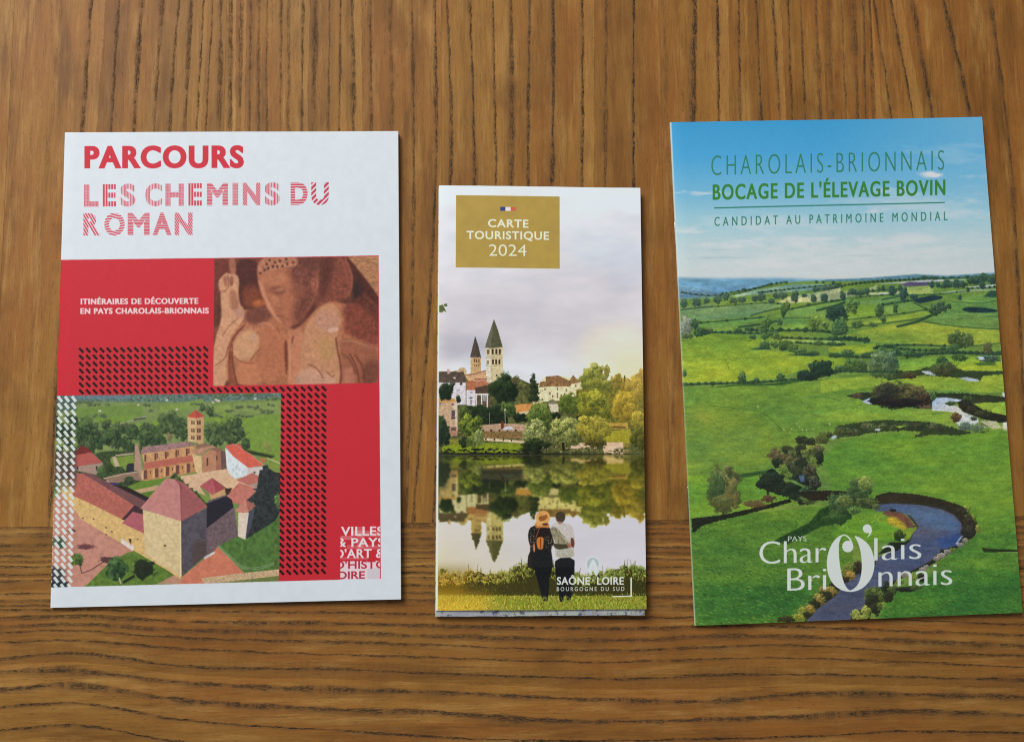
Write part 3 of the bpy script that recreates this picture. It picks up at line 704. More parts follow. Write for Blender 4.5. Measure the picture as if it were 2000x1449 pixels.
    for x, y in ((150, 480), (310, 475), (215, 530), (250, 570), (310, 540), (310, 575), (360, 560), (400, 545), (400, 575), (490, 545), (425, 490), (545, 435)): p(F, x, y, x+16, y, x+16, y+30, x, y+30, c=(112, 96, 76), soft=.2)
    p(F, 200, 680, 330, 670, 335, 800, 240, 800, c=(204, 196, 176)); p(F, 205, 640, 260, 620, 330, 665, 330, 684, 205, 682, c=(128, 122, 96)); p(F, 0, 640, 60, 640, 180, 690, 180, 760, 0, 760, c=(196, 180, 140))
    p(G, 1085, 370, 1160, 350, 1330, 350, 1310, 440, 1085, 460, c=(200, 146, 86)); p(G, 1085, 460, 1310, 440, 1310, 500, 1085, 500, c=(200, 184, 150))
    # trees
    D1, D2 = (26, 38, 26), (62, 78, 46)
    rng = random.Random(9)
    def tree(f, x, y, rx, ry, d, l, sub=9, **k):
        cx, cy = f(x, y)[0]
        S.blob(cx, cy, rx, ry, d, l, **k)
        for _ in range(sub):
            a = rng.random()*6.283; q = .35+.6*rng.random()
            bx, by = cx+math.cos(a)*rx*q, cy+math.sin(a)*ry*q
            dk = tuple(int(v*.92) for v in d); lk = tuple(min(255, int(v*(1.06-.25*(by-cy)/ry))) for v in l)
            S.blob(bx, by, rx*.36, ry*.33, dk, lk, rough=.5, seed=rng.randrange(9), alpha=.85, tn=.4)
    tree(E, 230, 1290, 15, 17, D1, (50, 68, 44), rough=.25); tree(E, 1040, 1260, 29, 27, D1, (54, 72, 42), 12, rough=.3); tree(E, 400, 1400, 5, 7, D1, D2)
    for x, y, r_ in ((1455, 1090, 4), (1455, 1150, 6), (1460, 1230, 9), (1470, 1310, 12), (1470, 1390, 13)): S.blob(*E(x, y)[0], r_, 7, D1, (66, 78, 50), rough=.6)
    tree(E, 1210, 1120, 8, 9, (70, 72, 48), (128, 122, 84)); 
    tree(G, 600, 450, 26, 14, D1, (54, 70, 40)); tree(G, 850, 500, 30, 18, D1, (48, 64, 40)); tree(G, 1000, 420, 15, 15, (34, 50, 30), (102, 122, 62)); tree(G, 1170, 530, 16, 9, D1, (46, 56, 36)); tree(G, 450, 480, 13, 14, (40, 54, 32), (98, 112, 60)); tree(G, 640, 560, 12, 8, D1, D2)
    p(G, 640, 625, 900, 600, 1220, 612, 1220, 700, 640, 700, c=(176, 150, 126)); p(G, 660, 700, 1200, 700, 1210, 800, 690, 790, c=(128, 106, 70), tex=(1.5, .25, 4))
    for x in range(680, 1200, 105): p(G, x-12, 680, x+12, 680, x+12, 700, x-12, 700, c=(60, 50, 44))
    p(G, 680, 785, 1210, 825, 1215, 860, 700, 820, c=(206, 190, 158)); 
    for x in (715, 825, 940, 1045): p(G, x-9, 790+(x-700)*.05, x+9, 790+(x-700)*.05, x+9, 815+(x-700)*.05, x-9, 815+(x-700)*.05, c=(80, 66, 50))
    p(G, 910, 570, 945, 570, 950, 670, 910, 670, c=(110, 64, 44)); p(G, 935, 660, 1000, 640, 1050, 645, 1080, 680, 940, 688, c=(196, 200, 210)); S.line(G(762, 460, 762, 640), .8, (150, 150, 130), sm=0); S.line(G(960, 425, 965, 610), 1.1, (170, 176, 160), sm=0); S.blob(*G(960, 425)[0], 2, 1.8, (180, 186, 170), (210, 214, 200))
    p(G, 150, 900, 300, 860, 640, 850, 1260, 860, 1260, 980, 150, 980, c=(128, 144, 42), soft=.5, tex=(3, .12, 4)); p(G, 240, 800, 370, 800, 370, 860, 240, 860, c=(130, 130, 60), soft=.5)
    # right bank trees
    Y1, Y2 = (96, 96, 30), (190, 172, 66)
    p(F, 560, 500, 1430, 400, 1430, 1000, 560, 1000, c=(104, 104, 40), soft=1, tex=(3, .35, 3)); 
    tree(F, 780, 330, 23, 25, (74, 84, 36), (160, 164, 80), 14, rough=.35); tree(F, 830, 450, 30, 14, (70, 82, 34), (146, 148, 66), 10); tree(F, 950, 260, 6, 12, (90, 96, 44), (160, 150, 76)); tree(F, 1090, 420, 13, 17, (84, 84, 32), (158, 142, 60)); tree(F, 1200, 450, 9, 15, (96, 88, 30), (170, 146, 56)); tree(F, 1340, 480, 18, 26, (108, 98, 36), (190, 166, 74), 12)
    S.line(F(1180, 320, 1185, 400), 3, (90, 78, 34)); tree(F, 1395, 310, 7, 12, (130, 110, 50), (190, 160, 90))
    tree(F, 480, 690, 21, 20, (54, 70, 32), (116, 130, 58), 10); tree(F, 810, 720, 33, 32, (58, 70, 28), (160, 158, 58), 16, rough=.25); tree(F, 1160, 720, 24, 33, (92, 84, 28), (188, 164, 58), 14, rough=.25)
    tree(F, 100, 860, 26, 26, (48, 64, 32), (124, 140, 70), 12); tree(F, 300, 840, 9, 8, D1, (50, 60, 34)); tree(F, 630, 870, 12, 7, D1, (54, 60, 32))
    p(F, 920, 1040, 1260, 1010, 1290, 1190, 900, 1190, c=(154, 150, 50), soft=.6); p(F, 960, 930, 1230, 930, 1230, 1010, 960, 1010, c=(176, 146, 72), soft=.6); p(F, 1030, 970, 1200, 980, 1200, 1000, 1030, 995, c=(88, 76, 34), soft=.5)
    p(F, 430, 1190, 920, 1180, 1170, 1180, 1170, 1250, 1170, 1345, 930, 1340, 900, 1250, 420, 1260, c=(212, 184, 158), tex=(2, .06, 3))
    tree(F, 1350, 900, 15, 17, (96, 96, 34), (186, 166, 66), 8); tree(F, 1350, 1120, 15, 25, (46, 54, 24), (112, 112, 44), 10)
    tree(F, 440, 1030, 35, 27, (56, 66, 32), (172, 176, 106), 18, rough=.3); S.line(F(390, 1180, 400, 1290), 5, (48, 44, 26), sm=0); tree(F, 800, 1000, 31, 27, (84, 88, 32), (184, 172, 74), 18, rough=.3); tree(F, 820, 1200, 20, 10, (50, 50, 24), (104, 98, 44)); 
    S.line(F(960, 900, 1010, 880), 2, (150, 140, 60), .5)
    for i in range(60):
        x = rng.uniform(-80, 1170); y = rng.uniform(1230, 1330)
        S.blob(*F(x, y)[0], 2+rng.random()*3, 1+rng.random()*1.6, rng.choice([(40, 44, 26), (60, 60, 34)]), rng.choice([(150, 140, 92), (100, 104, 60), (200, 190, 150)]), seed=rng.randrange(9))
    tree(F, 30, 1050, 24, 22, (70, 82, 44), (190, 194, 130), 14); tree(F, 20, 1220, 27, 13, (24, 32, 20), (60, 74, 40)); tree(F, 1210, 1220, 7, 6, (80, 76, 30), (180, 168, 90)); tree(F, 1210, 1300, 8, 4, (70, 66, 34), (190, 180, 130))
    tree(G, 130, 600, 12, 16, (30, 44, 34), (66, 82, 50)); tree(G, 170, 720, 13, 26, (24, 36, 28), (62, 80, 50), 10); tree(G, 500, 640, 22, 24, (40, 56, 26), (140, 152, 62), 12); tree(G, 430, 830, 9, 12, D1, (70, 84, 44)); tree(G, 540, 820, 12, 14, (60, 76, 36), (132, 142, 72)); tree(G, 620, 780, 9, 17, (84, 98, 56), (150, 162, 104)); 
    for i in range(70):
        x = rng.uniform(140, 1280); y = 965+rng.uniform(-38, 30)
        S.blob(*G(x, y)[0], 2+rng.random()*4, .8+rng.random()*1.8, (28, 32, 22), rng.choice([(60, 66, 36), (190, 176, 150), (90, 96, 50)]) if i % 4 == 0 else (46, 54, 30), seed=rng.randrange(9))
    p(G, 100, 975, 1500, 985, 2900, 1010, 2900, 1030, 100, 1005, c=(34, 38, 26), soft=1.2, alpha=.8)
    k_ = 1+.07*S.noise(1.0, 3, 2)[...][..., None]+.08*S.noise(4, 3, 4)[...][..., None]
    tm = (np.abs(S.img-sky0).max(-1, keepdims=True) > .012)
    S.img = np.where(tm, np.clip((S.img*k_-.42)*1.16+.42, 0.02, 1), S.img).astype(np.float32)
    # ---- water: the town upside down, darker, with ripples
    y0 = 884.0
    r0 = int((y0-S.y0)*S.s)
    up = S.img.copy()
    rows = np.arange(r0, S.H)
    yy = rows/S.s+S.y0
    src = (y0-4-(yy-y0)/0.81-S.y0)*S.s
    rip = vnoise(S.H, S.W, 2.2, 26, 77)[r0:]*1.0+vnoise(S.H, S.W, 1.3, 9, 78)[r0:]*.6
    amp = np.interp(yy, [884, 960, 1090], [1.5, 3.5, 8.0])[:, None]
    sy = np.clip(src[:, None]+rip*amp*S.s*.35, 0, S.H-1).astype(int)
    sx = np.clip(np.arange(S.W)[None, :]+vnoise(S.H, S.W, 3, 40, 79)[r0:]*amp*.6, 0, S.W-1).astype(int)
    ref = up[sy, sx]
    for c_ in range(3):
        ref[..., c_] = boxblur(boxblur(ref[..., c_].T, 1).T, 3.2)
    isky = boxblur((np.abs(up-sky0).max(-1) < .012).astype(np.float32)[sy, sx], 1.2)
    t = isky[..., None]
    dark = (ref*.80+ref.mean(-1, keepdims=True)*.16)*np.array([.88, .87, .62], np.float32)+np.array([.05, .05, .02], np.float32)
    wx = np.interp(yy, [900, 1000, 1130], [0, .25, 1])[:, None, None]*np.clip(1-(np.arange(S.W)/S.s+S.x0-860)/260, 0, 1)[None, :, None]
    sky = np.array([222, 223, 233], np.float32)/255*(1-wx)+np.array([222, 214, 178], np.float32)/255*wx
    sky = sky*(1+.02*n[r0:][..., None])
    S.img[r0:] = dark*(1-t)+sky*t
    p(G, 90, 1000, 330, 1000, 260, 1100, 210, 1449, 90, 1449, c=(44, 52, 34), soft=6, alpha=.6)
    p(G, 640, 1190, 1180, 1190, 1200, 1330, 660, 1360, c=(30, 38, 28), soft=3, alpha=.75)
    rr0 = int((1105-S.y0)*S.s)
    # ---- near bank: tall weeds, then mown grass
    def gcol(x, a, b):
        t_ = min(max((x-870)/190, 0), 1)
        return tuple(a[i]*(1-t_)+b[i]*t_ for i in range(3))
    xs = np.linspace(838, 1280, 90)
    top = 1122-7*np.sin((xs-850)/26)+np.where(xs < 905, 0, -8)+np.random.RandomState(3).randn(90)*2.5+np.interp(xs, [840, 900, 1000, 1040, 1120, 1180, 1280], [4, 5, -6, -12, 2, 3, -6])
    pts = [(x, y) for x, y in zip(xs, top)]+[(1280, 1175), (838, 1175)]
    S.poly(pts, (62, 58, 24), rough=1.6, cell=2.5)
    S.poly([(838, 1110), (920, 1110), (900, 1175), (838, 1175)], (116, 92, 22), .75, soft=12)
    for i in range(2600):
        x = rng.uniform(842, 1268); tp = np.interp(x, xs, top); y = rng.uniform(tp-4, 1166)
        k = (y-tp)/(1164-tp)
        if k < .45:
            c = gcol(x, (206, 176, 76), (166, 182, 84)) if rng.random() < .7 else gcol(x, (150, 120, 40), (84, 106, 36))
        else:
            c = gcol(x, (110, 84, 24), (38, 52, 26)) if rng.random() < .8 else gcol(x, (150, 120, 50), (84, 108, 52))
        c = tuple(min(255, max(0, v*rng.uniform(.8, 1.15))) for v in c)
        L = rng.uniform(2, 6)*(1.3-k*.6); dx = rng.uniform(-2.2, 2.2)
        S.poly([(x, y), (x+dx, y-L), (x+rng.uniform(.8, 2), y)], c, .85)
    for i in range(330):
        x = rng.uniform(844, 1268); tp = np.interp(x, xs, top); y = tp+rng.uniform(-4, 16)
        S.blob(x, y, rng.uniform(2, 4.5), rng.uniform(1.5, 4), gcol(x, (118, 92, 30), (66, 84, 34)), gcol(x, (214, 184, 88), (186, 198, 104)), rough=.7, seed=i % 9, alpha=.8)
    for i in range(40):
        x = rng.uniform(845, 1266); tp = np.interp(x, xs, top); h_ = rng.uniform(5, 18)
        S.line([(x, tp+6), (x+rng.uniform(-2, 2), tp-h_*.5), (x+rng.uniform(-3, 3), tp-h_)], 1.3, gcol(x, (150, 122, 60), (76, 88, 44)), .8, w2=.5)
    ys = 1163
    S.poly([(838, ys-4), (1280, ys+1), (1280, 1215), (838, 1215)], (128, 132, 46), rough=1.5, cell=2)
    S.poly([(838, 1158), (960, 1162), (940, 1215), (838, 1215)], (196, 162, 54), .85, soft=14)
    for i in range(2600):
        x = rng.uniform(842, 1270); y = rng.uniform(1160, 1200)
        c = gcol(x, (214, 180, 76), (176, 182, 88)) if rng.random() < .5 else gcol(x, (150, 118, 30), (66, 88, 28))
        c = tuple(min(255, v*rng.uniform(.8, 1.2)) for v in c)
        L = rng.uniform(2, 5.5); dx = rng.uniform(-2, 2)
        S.poly([(x, y), (x+dx, y-L), (x+rng.uniform(.8, 1.7), y)], c, .85)
    # ---- the couple seen from behind
    I = Z(1040, 870, 6.039); K = Z(1050, 1060, 8.696)
    q = lambda f, *v, c, sm=1, tex=(2, .12, 3), soft=.25, **k: S.poly(f(*v), c, tex=tex, soft=soft, sm=sm, **k)
    q(I, -40, 950, 20, 920, 60, 900, 200, 930, 250, 1040, 270, 1130, 215, 1180, 235, 1330, 250, 1449, -60, 1449, -60, 1300, -20, 1200, -60, 1060, c=(40, 36, 32))
    q(K, -120, 100, 220, 80, 250, 250, 245, 420, 200, 560, 190, 800, 170, 960, 150, 985, 90, 975, 60, 880, 0, 620, -60, 420, -110, 260, c=(28, 30, 32), tex=(3, .2, 3))
    q(I, 30, 870, 190, 880, 200, 960, 30, 960, c=(196, 130, 70)); 
    for i in range(60):
        S.blob(*I(rng.uniform(-40, 250), rng.uniform(960, 1180))[0], .9, .8, (120, 110, 80), (210, 196, 150), rough=.5)
    q(I, 20, 950, 200, 940, 190, 1060, 30, 1070, c=(36, 26, 24)); q(I, 50, 1060, 130, 1055, 130, 1130, 120, 1210, 60, 1200, 45, 1130, c=(206, 126, 56)); S.line(I(92, 1070, 96, 1200), 1.6, (110, 50, 24), sm=0); q(I, 5, 1130, 25, 1130, 30, 1240, 5, 1230, c=(206, 130, 100))
    S.line(I(40, 1060, 60, 1000, 80, 950), 2, (130, 70, 40)); 
    q(I, 40, 800, 60, 765, 120, 740, 180, 755, 210, 810, 200, 870, 170, 900, 110, 925, 40, 920, 45, 860, c=(228, 172, 100)); q(I, 70, 820, 110, 790, 150, 775, 180, 810, 165, 845, 110, 872, 75, 860, c=(150, 96, 46)); q(I, 75, 780, 110, 745, 160, 760, 168, 790, 100, 812, c=(222, 162, 92)); q(I, 100, 900, 180, 885, 180, 915, 130, 920, c=(90, 56, 40))
    q(I, 200, 950, 250, 900, 300, 880, 380, 890, 460, 920, 490, 1000, 500, 1100, 490, 1190, 500, 1310, 270, 1315, 262, 1180, 240, 1060, c=(206, 200, 196)); q(I, 205, 950, 270, 930, 350, 1020, 450, 1130, 430, 1170, 290, 1150, 240, 1060, c=(150, 144, 116), tex=(3, .2, 5, 1, 2))
    for d in (0, 28, 56): S.line(I(280+d, 940, 320+d, 1040, 430, 1120+d*.3), 1.1, (214, 206, 186), .7)
    q(I, 240, 1130, 300, 1140, 450, 1150, 420, 1200, 330, 1215, 260, 1190, c=(74, 70, 50)); q(I, 400, 1140, 460, 1130, 470, 1180, 430, 1200, c=(168, 118, 98)); q(I, 455, 1060, 490, 1080, 500, 1150, 480, 1200, 450, 1140, c=(110, 66, 50)); q(I, 290, 1215, 420, 1190, 490, 1210, 495, 1310, 270, 1312, c=(186, 186, 170))
    q(I, 272, 790, 300, 755, 350, 752, 388, 790, 385, 850, 350, 890, 300, 880, 275, 850, c=(70, 62, 46)); q(I, 270, 830, 285, 840, 290, 875, 275, 865, c=(180, 130, 110)); q(I, 300, 870, 350, 880, 345, 905, 295, 900, c=(170, 124, 104))
    q(I, 270, 1312, 500, 1303, 495, 1449, 260, 1449, c=(26, 28, 28)); q(K, 300, 255, 632, 235, 625, 500, 600, 700, 575, 960, 500, 970, 490, 860, 450, 900, 430, 1000, 370, 980, 365, 820, 300, 560, c=(28, 30, 32), tex=(3, .15, 5))
    for i in range(60):
        x = rng.choice([rng.uniform(1056, 1072), rng.uniform(1090, 1120)]); y = rng.uniform(1166, 1178)
        S.poly([(x, y), (x+rng.uniform(-1.5, 1.5), y-rng.uniform(3, 8)), (x+1.3, y)], (130, 140, 56), .9)
    k_ = 1+.10*S.noise(1.0, 3, 7)[...][..., None]
    gl = np.clip(((np.arange(rr0, S.H)/S.s+S.y0)-1118)/14, 0, 1)[:, None, None]
    ln = (S.img[rr0:].mean(-1, keepdims=True) < .66)*1.0
    q_ = np.clip((S.img[rr0:]*k_[rr0:]*(1+gl*np.array([.12, .12, .14], np.float32))-.4)*1.12+.4, 0.02, 1)
    S.img[rr0:] = (S.img[rr0:]*(1-ln)+q_*ln).astype(np.float32)
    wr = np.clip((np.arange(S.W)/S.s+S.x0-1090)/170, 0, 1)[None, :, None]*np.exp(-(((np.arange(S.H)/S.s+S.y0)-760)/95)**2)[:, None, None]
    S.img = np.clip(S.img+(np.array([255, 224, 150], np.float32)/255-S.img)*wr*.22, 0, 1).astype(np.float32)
    # white fold line down the left side
    S.poly([(830, 350), (862, 350), (858.6, 620), (856, 900), (853.2, 1192), (853, 1215), (830, 1215)], (236, 236, 226), soft=.3)
    # ---- logo
    WL = (228, 236, 232)
    S.text('SAÔNE', 1087.5, 1152.5, 1139.5, 1140, 15, WL, weight=.02, space=1.08, wide=.5); S.text('LOIRE', 1167, 1219.5, 1140.2, 1140.5, 15, WL, weight=.02, space=1.08, wide=.5); S.text('&', 1156.5, 1162.5, 1135, 1135, 6, (190, 196, 180))
    S.text('BOURGOGNE DU SUD', 1087.5, 1221, 1152.5, 1153, 8.0, WL, weight=.014, space=1.5, alpha=.95)
    S.poly(K(1590, 580, 1615, 575, 1618, 915, 1285, 915, 1283, 895, 1592, 893), (232, 238, 222))
    a = np.linspace(0, 2*np.pi, 50)
    cx, cy = K(945, 340)[0]
    ring = [(cx+15.6*math.sin(t_), cy-17*math.cos(t_)) for t_ in np.linspace(-2.2, 2.2, 40)]
    S.poly(ring+list(K(1060, 470, 1010, 560, 975, 520, 960, 380, 935, 330, 920, 400, 935, 540, 900, 530)), (222, 232, 240), .92, soft=.2)
    S.poly([(cx+11.3*math.sin(t_), cy-12.2*math.cos(t_)) for t_ in np.linspace(-1.9, 1.9, 30)]+list(K(1035, 420, 1000, 330, 960, 250, 920, 280, 860, 430)), (172, 190, 190), .8, soft=.8)
    S.poly(K(880, 420, 930, 280, 975, 290, 1010, 440, 1005, 520, 985, 520, 960, 380, 935, 330, 920, 400, 900, 525, 885, 500), (222, 240, 240), .95, soft=.3)
    # ---- gold title box
    S.poly([(892.6, 380.7), (1092, 383.6), (1092.4, 521.8), (891.3, 518.8)], (181, 155, 76), tex=(20, .03, 4))
    Tz = Z(840, 350, 5.796)
    for i, c in enumerate(((62, 68, 130), (238, 234, 232), (214, 100, 74))):
        S.poly(Tz(797+58*i, 308+2*i, 855+58*i, 309+2*i, 855+58*i, 353+i, 797+58*i, 352+i), c)
    CW = (246, 243, 226)
    S.text('CARTE', 954, 1032, 441.5, 443, 15, CW, weight=.02, space=1.1); S.text('TOURISTIQUE', 912.5, 1071.5, 464, 466, 15.2, CW, weight=.02, space=1.1); S.text('2024', 955.5, 1028, 496.8, 497.6, 22, CW, weight=-.006, ref='2')
    return S


# ------------------------------------------------------------------ cover 3: green valley booklet
def art_right():
    S = Sheet(1296, 220, 2002, 1232, 2.0)
    M = Z(1310, 470, 5.797); N = Z(1620, 470, 5.714); O = Z(1320, 700, 5.797); Pz = Z(1630, 700, 5.556); Q = Z(1330, 930, 4.83); R = Z(1620, 930, 4.829)
    rng = random.Random(21)
    yy = np.arange(S.H)/S.s+S.y0; xx = np.arange(S.W)/S.s+S.x0
    X, Y = np.meshgrid(xx, yy)
    t = (Y+(X-1300)*.02-240)
    st = [(0, (62, 158, 212)), (70, (78, 168, 220)), (130, (112, 184, 222)), (190, (158, 205, 222)), (250, (192, 215, 221)), (320, (212, 220, 222))]
    for i in range(3):
        left = np.interp(t, [s[0] for s in st], [s[1][i] for s in st]); 
        S.img[..., i] = left/255
    k = np.clip((X-1600)/340, 0, 1)[..., None]
    S.img = S.img*(1-.42*k*np.clip(1-t/260, .0, 1)[..., None])+np.array([176, 212, 230], np.float32)/255*(.42*k*np.clip(1-t/260, 0, 1)[..., None])
    S.img = S.img.astype(np.float32)*(1+.015*S.noise(3, 3, 5)[..., None])
    CN = S.noise(18, 4, 12, 2.4, .6)[...]
    def cloud(cx, cy, rx, ry, a, c=(222, 226, 230), ang=-.02):
        d = np.sqrt(((X-cx)/rx)**2+((Y-cy-ang*(X-cx))/ry)**2)
        m = np.clip(1-d+.8*CN, 0, 1)*a
        m = m[..., None]*np.clip(1.6-d, 0, 1)[..., None]
        S.img[:] = S.img*(1-m)+np.array(c, np.float32)/255*m
    for a in ((1500, 440, 220, 26, .35), (1800, 400, 200, 34, .40), (1650, 490, 300, 30, .45), (1850, 300, 120, 30, .22), (1360, 380, 60, 7, 1.0), (1335, 378, 40, 5, .7), (1340, 455, 38, 7, .9), (1420, 482, 80, 10, .6), (1820, 342, 26, 8, .95), (1890, 346, 60, 8, .5), (1700, 414, 22, 6, .5), (1740, 372, 40, 8, .35), (1560, 470, 160, 14, .35), (1800, 470, 180, 20, .4), (1900, 420, 80, 10, .35), (1480, 515, 120, 14, .5), (1700, 520, 200, 16, .4)):
        cloud(*a)
    for a in ((1420, 505, 70, 4, .5, (150, 180, 196)), (1395, 490, 40, 3, .4, (150, 180, 196)), (1690, 500, 60, 3, .3, (170, 194, 204))):
        cloud(*a)
    p = lambda f, *v, c, tex=(3, .10, 6), **k_: S.poly(f(*v), c, tex=tex, **k_)
    # far ridge and plain
    p(M, 0, 430, 500, 440, 1200, 432, 1900, 455, 1900, 800, 0, 800, c=(112, 164, 196), soft=2.6, tex=(5, .12, 3, 3, 1))
    p(N, -60, 445, 450, 420, 700, 400, 950, 380, 1300, 395, 1850, 360, 1900, 800, -60, 800, c=(92, 138, 160), soft=1.2, tex=(3, .2, 3, 2, 1))
    # green country base
    p(M, 0, 660, 500, 620, 900, 560, 1150, 500, 1500, 470, 1913, 470, 3700, 420, 3800, 4200, 0, 4400, c=(112, 148, 62), soft=.8, tex=(18, .08, 6, 2, 1))
    p(M, 0, 560, 600, 600, 700, 640, 0, 680, c=(96, 136, 164), soft=2, tex=(2, .12, 8, 3, 1))
    G1, G2, G3, G4 = (106, 150, 82), (126, 164, 60), (146, 168, 52), (90, 132, 84)
    fl = lambda f, *v, c, soft=.5, **k_: S.poly(f(*v), c, tex=(7, .07, 6, 2.5, 1), soft=soft, **k_)
    fl(M, 680, 640, 940, 570, 1400, 500, 1913, 500, 1913, 560, 1500, 580, 1000, 620, c=(122, 160, 140)); fl(M, 700, 640, 940, 570, 960, 600, 760, 650, c=(152, 184, 150))
    fl(M, 1640, 600, 1913, 540, 1913, 660, 1800, 690, 1300, 720, 1200, 700, 1340, 640, c=(186, 192, 134)); fl(M, 100, 780, 500, 720, 460, 760, 100, 800, c=(120, 150, 100))
    fl(M, 110, 800, 450, 760, 1050, 715, 1260, 740, 1100, 800, 880, 870, 340, 920, 110, 880, c=(116, 152, 94)); fl(M, 300, 940, 900, 890, 1020, 900, 760, 980, 300, 990, c=(112, 156, 72)); fl(M, 1300, 800, 1913, 700, 1913, 880, 1300, 880, c=(118, 160, 76))
    fl(M, 420, 1000, 700, 990, 700, 1030, 430, 1040, c=(132, 172, 72)); fl(M, 1120, 1000, 1540, 940, 1540, 1000, 1250, 1030, c=(130, 172, 70)); fl(M, 1280, 890, 1620, 890, 1500, 960, 1290, 950, c=(106, 150, 72))
    fl(M, 100, 1120, 480, 1060, 900, 1090, 1080, 1140, 900, 1240, 1913, 1330, 1913, 1449, 100, 1449, c=(136, 166, 50)); fl(M, 1130, 1120, 1913, 1140, 1913, 1170, 1300, 1160, c=(150, 184, 90))
    fl(N, 0, 600, 440, 540, 540, 490, 500, 560, 300, 620, 0, 680, c=(170, 176, 120)); fl(N, 440, 590, 680, 575, 690, 605, 440, 612, c=(196, 204, 160)); fl(N, 720, 575, 790, 570, 790, 605, 720, 607, c=(190, 200, 150)); fl(N, 830, 530, 1150, 500, 1150, 600, 860, 606, c=(160, 182, 96))
    fl(N, 490, 490, 1100, 440, 1500, 440, 1530, 445, 800, 480, c=(196, 204, 206)); fl(N, 800, 490, 870, 465, 1110, 470, 1100, 505, 830, 515, c=(92, 84, 118)); fl(N, 1500, 520, 1850, 490, 1850, 520, 1600, 545, c=(206, 214, 196)); fl(N, 1160, 590, 1560, 540, 1850, 540, 1850, 560, 1200, 600, c=(150, 180, 124))
    fl(N, 320, 680, 780, 620, 860, 640, 560, 740, 300, 700, c=(120, 160, 82)); fl(N, 600, 740, 880, 695, 1060, 770, 700, 840, 620, 800, c=(128, 168, 74)); fl(N, 200, 880, 320, 720, 520, 720, 540, 850, c=(118, 162, 60)); fl(N, 350, 930, 1000, 800, 1110, 800, 1100, 840, 700, 910, 380, 940, c=(138, 172, 62))
    fl(N, 1080, 760, 1500, 640, 1860, 560, 1860, 670, 1500, 740, 1280, 810, c=(124, 166, 74)); fl(N, 1080, 900, 1280, 800, 1860, 690, 1880, 990, 1500, 960, 1100, 910, c=(108, 150, 74)); fl(N, 40, 1080, 700, 940, 1050, 920, 1880, 1000, 1880, 1140, 1500, 1170, 600, 1150, 400, 1120, 40, 1080, c=(150, 172, 58)); fl(N, -20, 1200, 500, 1150, 520, 1210, 380, 1260, -20, 1260, c=(158, 180, 50)); fl(N, 720, 1340, 1300, 1300, 1900, 1290, 1900, 1440, 720, 1440, c=(136, 178, 54))
    # broad meadows
    fl(O, 70, 60, 1913, -40, 1913, 120, 1400, 150, 1100, 240, 700, 270, 70, 290, c=(142, 172, 50)); fl(O, 80, 330, 700, 320, 1500, 250, 2500, 180, 2500, 780, 1600, 860, 1340, 940, 1100, 1240, 900, 1300, 120, 1449, c=(108, 148, 54), soft=4); fl(O, 100, 540, 900, 600, 1100, 800, 1050, 1200, 120, 1240, c=(116, 150, 52), soft=4)
    S.poly(O(120, 820, 500, 860, 900, 780, 960, 1100, 500, 1240, 140, 1200), (96, 140, 62), .55, soft=14); S.poly(O(200, 600, 420, 640, 440, 760, 240, 740), (150, 160, 54), .7, soft=8); S.poly(O(1100, 560, 1800, 480, 1913, 700, 1400, 720), (132, 166, 58), .6, soft=10)
    fl(Pz, -160, 240, 400, 200, 600, 240, 960, 200, 1240, 190, 1840, 170, 1840, 370, 1500, 370, 1100, 340, 500, 300, -160, 380, c=(142, 174, 56)); fl(Pz, -200, 460, 300, 420, 500, 520, 900, 550, 1200, 600, 1300, 700, 1000, 680, 500, 660, -200, 690, c=(128, 168, 58), soft=5); fl(Pz, 650, 20, 1080, 0, 1080, 120, 900, 120, 720, 200, c=(138, 178, 60)); fl(Pz, 1330, 60, 1500, 30, 1820, 60, 1830, 140, 1330, 130, c=(154, 182, 52)); fl(Pz, 1470, 500, 1860, 460, 1860, 630, 1640, 580, c=(142, 180, 60))
    fl(Pz, 60, 900, 700, 790, 1100, 840, 1880, 770, 1960, 1500, 1960, 2000, -100, 2000, -40, 1400, -160, 1100, c=(100, 150, 50), soft=3)
    fl(Q, 60, 0, 1000, 0, 1060, 260, 500, 330, 90, 400, c=(110, 158, 48), soft=1); fl(Q, 90, 400, 1600, 260, 1620, 1449, 130, 1449, c=(88, 134, 46), soft=1); fl(Q, 100, 1000, 1300, 1000, 1000, 1400, 140, 1420, c=(62, 118, 46), soft=9); fl(R, 1000, 900, 1840, 760, 1840, 1449, 400, 1449, 560, 1100, c=(66, 124, 46), soft=4); fl(R, 1250, 560, 1780, 500, 1800, 900, 950, 860, c=(84, 136, 48), soft=6); fl(R, 200, 380, 760, 480, 750, 600, 300, 620, 0, 560, c=(104, 158, 44), soft=2)
    S.poly(R(460, 0, 1700, 0, 1740, 400, 1280, 260), (112, 156, 50), .6, soft=14)
    # grass relief: short dark and light flecks
    def flecks(poly_f, v, n_, L, cd, cl, a):
        P_ = poly_f(*v); lo = P_.min(0); hi = P_.max(0); mk, w = S.mask(P_)
        for _ in range(n_):
            x = rng.uniform(lo[0], hi[0]); y = rng.uniform(lo[1], hi[1])
            j = int((x-S.x0)*S.s)-w[1].start; i = int((y-S.y0)*S.s)-w[0].start
            if not (0 <= i < mk.shape[0] and 0 <= j < mk.shape[1]) or mk[i, j] < .5: continue
            s_ = L*(.4+(y-700)/450); l_ = rng.uniform(.6, 1.4)*s_
            c = cd if rng.random() < .6 else cl
            S.poly([(x, y), (x+l_*.5, y-.3*s_*.35), (x+l_, y+.35*s_), (x+l_*.5, y+.5*s_*.4)], c, a*rng.uniform(.4, 1))
    flecks(Pz, (0, 880, 700, 790, 1100, 840, 1880, 770, 1930, 1500, 1300, 1340, 400, 1340, 0, 1300), 1500, 4.0, (66, 112, 40), (136, 178, 70), .7)
